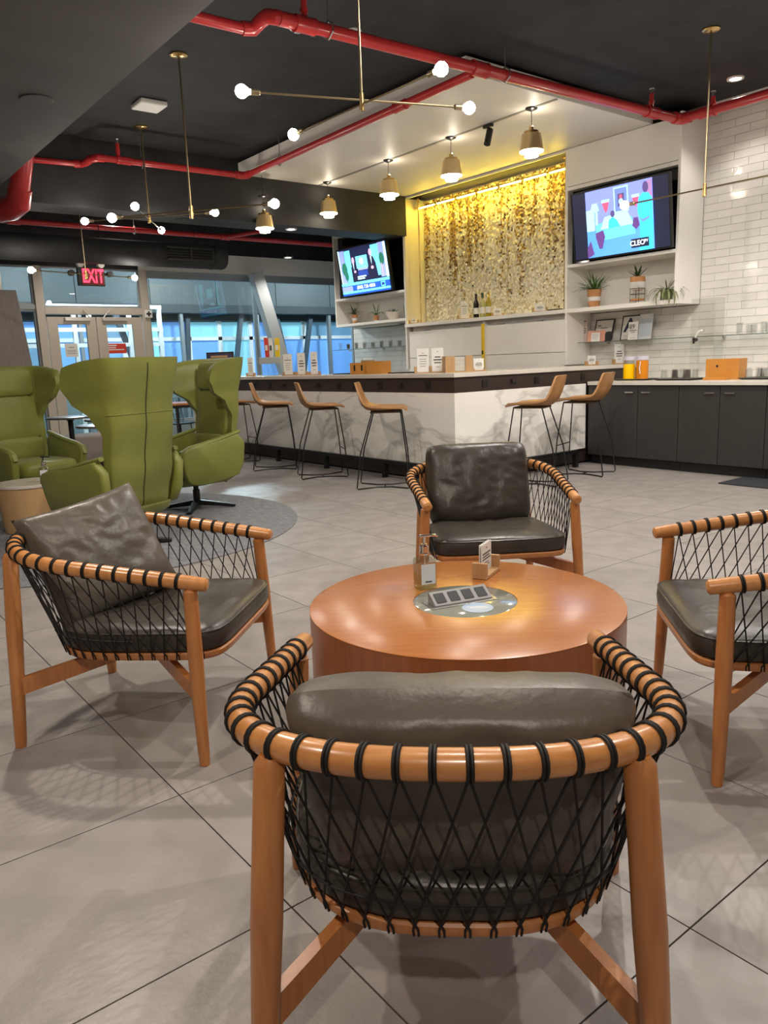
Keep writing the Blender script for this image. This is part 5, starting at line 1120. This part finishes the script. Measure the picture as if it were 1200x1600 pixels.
# ================================================================== RUG AND GREEN WING CHAIRS
rc = (1.79, 6.04)
o = MB().lathe([(1.61, 0), (1.612, 0.006), (1.60, 0.010), (0.6, 0.010), (0.01, 0.010)], 96).build('round_rug', M_rug, None); o.location = (*rc, 0.0005); tag(o, 'round blue-grey woven rug under the green chairs', 'rug')
def interp(tab, z):
    for (a, va), (b, vb) in zip(tab[:-1], tab[1:]):
        if z <= b: f = (z-a)/(b-a); f = f*f*(3-2*f); return va+(vb-va)*f
    return tab[-1][1]
def wing_proto():
    t = thing('wing_chair', 'x', 'armchair', (0, 0, 0), group='green wing chairs')
    WID = [(0.22, 0.20), (0.30, 0.235), (0.55, 0.265), (0.80, 0.265), (0.98, 0.285), (1.12, 0.31), (1.28, 0.325)]
    WNG = [(0.22, 0.03), (0.55, 0.07), (0.78, 0.09), (0.90, 0.17), (1.02, 0.33), (1.12, 0.395), (1.20, 0.39), (1.28, 0.36)]
    YB = [(0.22, -0.20), (0.35, -0.25), (0.6, -0.295), (0.9, -0.345), (1.28, -0.405)]
    nu, nz = 32, 30; OUT = []; IN = []
    for k in range(nz+1):
        z = 0.22+1.055*k/nz; w = interp(WID, z); d = interp(WNG, z); yb = interp(YB, z); ro = []; ri = []
        th = 0.055*min(1, (k+0.4)/2.0)*min(1, (nz-k+0.5)/1.6)
        for j in range(nu+1):
            u = -1+2*j/nu; au = abs(u)
            def pt(off):
                f = min(1, au/0.62); x = (w-off)*math.sin(f*PI/2)**0.85
                g = max(0, (au-0.30)/0.70); y = yb+off*(1 if au < 0.45 else max(0.0, 1-(au-0.45)/0.3))+(d)*g**1.55
                x += 0.045*max(0, (au-0.62)/0.38)*min(1, d/0.35)
                return (math.copysign(x, u) if u else 0.0, y, z-0.05*(k/nz)**8*au**5)
            ro.append(pt(0)); ri.append(pt(th))
        OUT.append(ro); IN.append(ri)
    m = MB(); m.grid([a+b[::-1] for a, b in zip(OUT, IN)], closev=True); L_ = 2*(nu+1)
    m.f.append(tuple(range(L_))); m.m.append(0); m.f.append(tuple(nz*L_+j for j in range(L_))); m.m.append(0)
    m.build('shell', M_green, t, ang=70)
    mid = nu//2
    MB().tube([Vector(OUT[k][mid])+Vector((0, -0.001, 0)) for k in range(1, nz)], 0.004, 6).build('back_seam', M_seam, t)
    kz = 20; MB().tube([Vector(OUT[kz][j])+Vector((Vector(OUT[kz][j]).x*0.004, -0.001, 0)) for j in range(6, nu-5)], 0.003, 5).build('cross_seam', M_green, t)
    # inner back pad, headrest, seat, arms
    def pad(name, w, h, T, loc, tilt, nn=3.5, m_=M_green):
        R_ = []
        for sc, dz in ((0.90, -1), (0.985, -0.8), (1, -0.3), (1, 0.3), (0.985, 0.8), (0.90, 1), (0.5, 1.08)): R_.append([(x*sc, dz*T/2, y*sc) for x, y in superell(w/2, h/2, nn+2, 0, 0, 40)])
        o = MB().rings(R_).build(name, m_, t, ang=60); o.location = loc; o.rotation_euler = (tilt, 0, 0); return o
    pad('back_pad', 0.44, 0.42, 0.07, (0, -0.245, 0.80), 0.13); pad('lumbar_pad', 0.45, 0.20, 0.07, (0, -0.205, 0.53), 0.10)
    pad('headrest', 0.44, 0.24, 0.095, (0, -0.285, 1.12), 0.14)
    R_ = []
    for sc, z in ((0.86, 0.30), (0.97, 0.315), (1.0, 0.35), (1.0, 0.40), (0.97, 0.43), (0.9, 0.442), (0.5, 0.448)): R_.append([(x*sc, y*sc+0.06, z) for x, y in superell(0.265, 0.31, 5, 0, 0, 44)])
    MB().rings(R_).build('seat_cushion', M_green, t, ang=60)
    R_ = []
    for sc, z in ((0.55, 0.225), (0.86, 0.235), (0.97, 0.26), (1.0, 0.30)): R_.append([(x*sc, y*sc+0.03, z) for x, y in superell(0.29, 0.33, 4, 0, 0, 44)])
    MB().rings(R_).build('seat_pan', M_green, t, ang=60)
    for s in (-1, 1):
        prof = [(-0.28, 0.30), (-0.10, 0.26), (0.10, 0.24), (0.22, 0.25), (0.27, 0.28), (0.30, 0.36), (0.32, 0.46), (0.325, 0.51), (0.305, 0.545), (0.26, 0.558), (0.0, 0.59), (-0.30, 0.655)]
        def sm(P, it=2):
            for _ in range(it): P = [q for a, b in zip(P, P[1:]+P[:1]) for q in ((a[0]*.75+b[0]*.25, a[1]*.75+b[1]*.25), (a[0]*.25+b[0]*.75, a[1]*.25+b[1]*.75))]
            return P
        P = sm(prof, 1); cx = sum(p[0] for p in P)/len(P); cz = sum(p[1] for p in P)/len(P); R_ = []
        for sc, dx in ((0.93, -0.030), (0.985, -0.024), (1, -0.012), (1, 0.016), (0.985, 0.030), (0.93, 0.036)):
            R_.append([(s*(0.300+dx+0.085*(cz+(z-cz)*sc-0.28)), cx+(y-cx)*sc, cz+(z-cz)*sc) for y, z in P])
        MB().rings(R_).build('arm', M_green, t, ang=55)
        MB().tube([(s*0.322, y, z) for y, z in ((-0.26, 0.655), (0.0, 0.596), (0.22, 0.558), (0.31, 0.525), (0.335, 0.475))], [0.022, 0.028, 0.030, 0.026, 0.018], 12, sq=0.7).build('arm_top', M_green, t)
    MB().lathe([(0.11, 0.205), (0.13, 0.215), (0.13, 0.232), (0.10, 0.24)], 24).build('swivel_plate', M_blackm, t)
    MB().lathe([(0.030, 0.04), (0.030, 0.16), (0.022, 0.165), (0.022, 0.215)], 18).build('column', M_blackm, t)
    for k in range(4):
        a = PI/4+k*PI/2; d = Vector((math.cos(a), math.sin(a), 0))
        MB().beam(d*0.01+Vector((0, 0, 0.052)), d*0.33+Vector((0, 0, 0.012)), 0.055, 0.045, (0, 0, 1), 0.04, 0.022).build('foot', M_blackm, t, bevel=0.004)
    return t
wp = wing_proto()
for i, (x, y, az, lb) in enumerate(((1.76, 5.225, 112, 'green wing chair with its seamed back to the viewer'), (2.77, 6.20, 188, 'green wing chair facing left beside the bar stools'), (1.76, 7.385, 284, 'green wing chair at far left facing the viewer'))):
    o = wp if i == 0 else copy_tree(wp); o.location = (x, y, 0.0105); o.rotation_euler = (0, 0, math.radians(az-90)); o['label'] = lb
t = thing('drum_table', 'pale oak drum side table with marble top on rug', 'side table', (1.47, 6.36, 0.0105))
MB().lathe([(0.205, 0), (0.21, 0.004), (0.245, 0.345), (0.24, 0.35)], 64).build('drum', M_drum, t)
MB().lathe([(0.245, 0.351), (0.252, 0.355), (0.252, 0.372), (0.248, 0.376)], 64).build('top', M_marble2, t)
sanitizer('square clear sanitizer bottle on the marble drum table', (1.555, 6.22, 0.388), math.radians(-20), 1.05)

# ================================================================== FAR LEFT: CAFE TABLES, BENCH, PANEL
def cafe(label, x, y, h=0.70):
    t = thing('cafe_table', label, 'table', (x, y, 0), group='small black cafe tables')
    MB().lathe([(0.25, h-0.022), (0.265, h-0.018), (0.265, h), (0.26, h+0.002)], 40).build('top', mat('dark table top', (0.10, 0.09, 0.085), 0.3), t)
    MB().lathe([(0.03, 0.02), (0.03, h-0.05), (0.07, h-0.022)], 16).build('column', M_blackm, t); MB().lathe([(0.20, 0), (0.20, 0.008), (0.03, 0.025)], 28).build('base', M_blackm, t)
cafe('small black cafe table left of the other two', 2.72, 9.45); cafe('small black cafe table furthest right, behind the chair back', 2.88, 8.55); cafe('small black cafe table nearest the green chairs', 2.55, 7.75, 0.69)
t = thing('bench', 'low grey upholstered bench in front of the doors', 'bench', (2.75, 10.2, 0))
MB().box(-0.9, 0.9, -0.28, 0.28, 0.08, 0.42).build('seat', M_bench, t, bevel=0.03); MB().box(-0.86, 0.86, -0.25, 0.25, 0.0, 0.08).build('plinth', M_kick, t, smooth=False)
t = thing('privacy_panel', 'tall tapered grey-brown laminate panel at left edge', 'partition', (1.6, 9.0, 0))
MB().prism([(-0.6, 0), (0.76, 0), (0.665, 1.27), (0.59, 2.085), (-0.6, 2.085)], 0.0, 0.06, 'y').build('panel', M_lam, t, bevel=0.003)
MB().box(-0.6, 0.76, -0.02, 0.08, 0, 0.03).build('foot', M_kick, t, smooth=False)
t = thing('wood_table', 'wooden high-leg table seen between the green chairs', 'table', (4.44, 10.35, 0), math.radians(-25))
MB().box(-0.38, 0.38, -0.30, 0.30, 0.715, 0.745).build('top', M_chair, t, bevel=0.004); MB().box(-0.38, 0.38, -0.28, 0.28, 0.68, 0.714).build('apron', M_blackm, t, smooth=False)
for x in (-0.34, 0.0, 0.34):
    for y in (-0.25, 0.25): MB().beam((x, y, 0.68), (x*1.06, y*1.08, 0), 0.028, 0.028).build('leg', M_blackm, t, smooth=False)
MB().beam((-0.35, -0.255, 0.2), (0.35, -0.255, 0.2), 0.02, 0.02).beam((-0.35, 0.255, 0.2), (0.35, 0.255, 0.2), 0.02, 0.02).build('stretcher', M_blackm, t, smooth=False)
t = thing('wire_chair', 'black wire mesh chair behind the wooden table', 'chair', (4.75, 11.0, 0), math.radians(20))
cm = MB()
for k in range(9): a = -0.9+k*0.225; cm.tube([(0.24*math.sin(a*1.2), 0.2-0.1*math.cos(a), 0.42+0.0*k), (0.26*math.sin(a*1.2), 0.28-0.1*math.cos(a), 0.78)], 0.004, 5)
for z in (0.46, 0.54, 0.62, 0.70, 0.78): cm.tube([(0.25*math.sin(a*0.27), 0.2+0.22*(z-0.42)-0.1*math.cos(a*0.22), z) for a in range(-4, 5)], 0.004, 5)
cm.build('back_mesh', M_blackm, t); MB().lathe([(0.22, 0.40), (0.23, 0.41), (0.22, 0.42)], 24).build('seat', M_blackm, t)
for k in range(4): a = PI/4+k*PI/2; MB().tube([(0.15*math.cos(a), 0.15*math.sin(a), 0.40), (0.22*math.cos(a), 0.22*math.sin(a), 0)], 0.008, 6).build('leg', M_blackm, t)
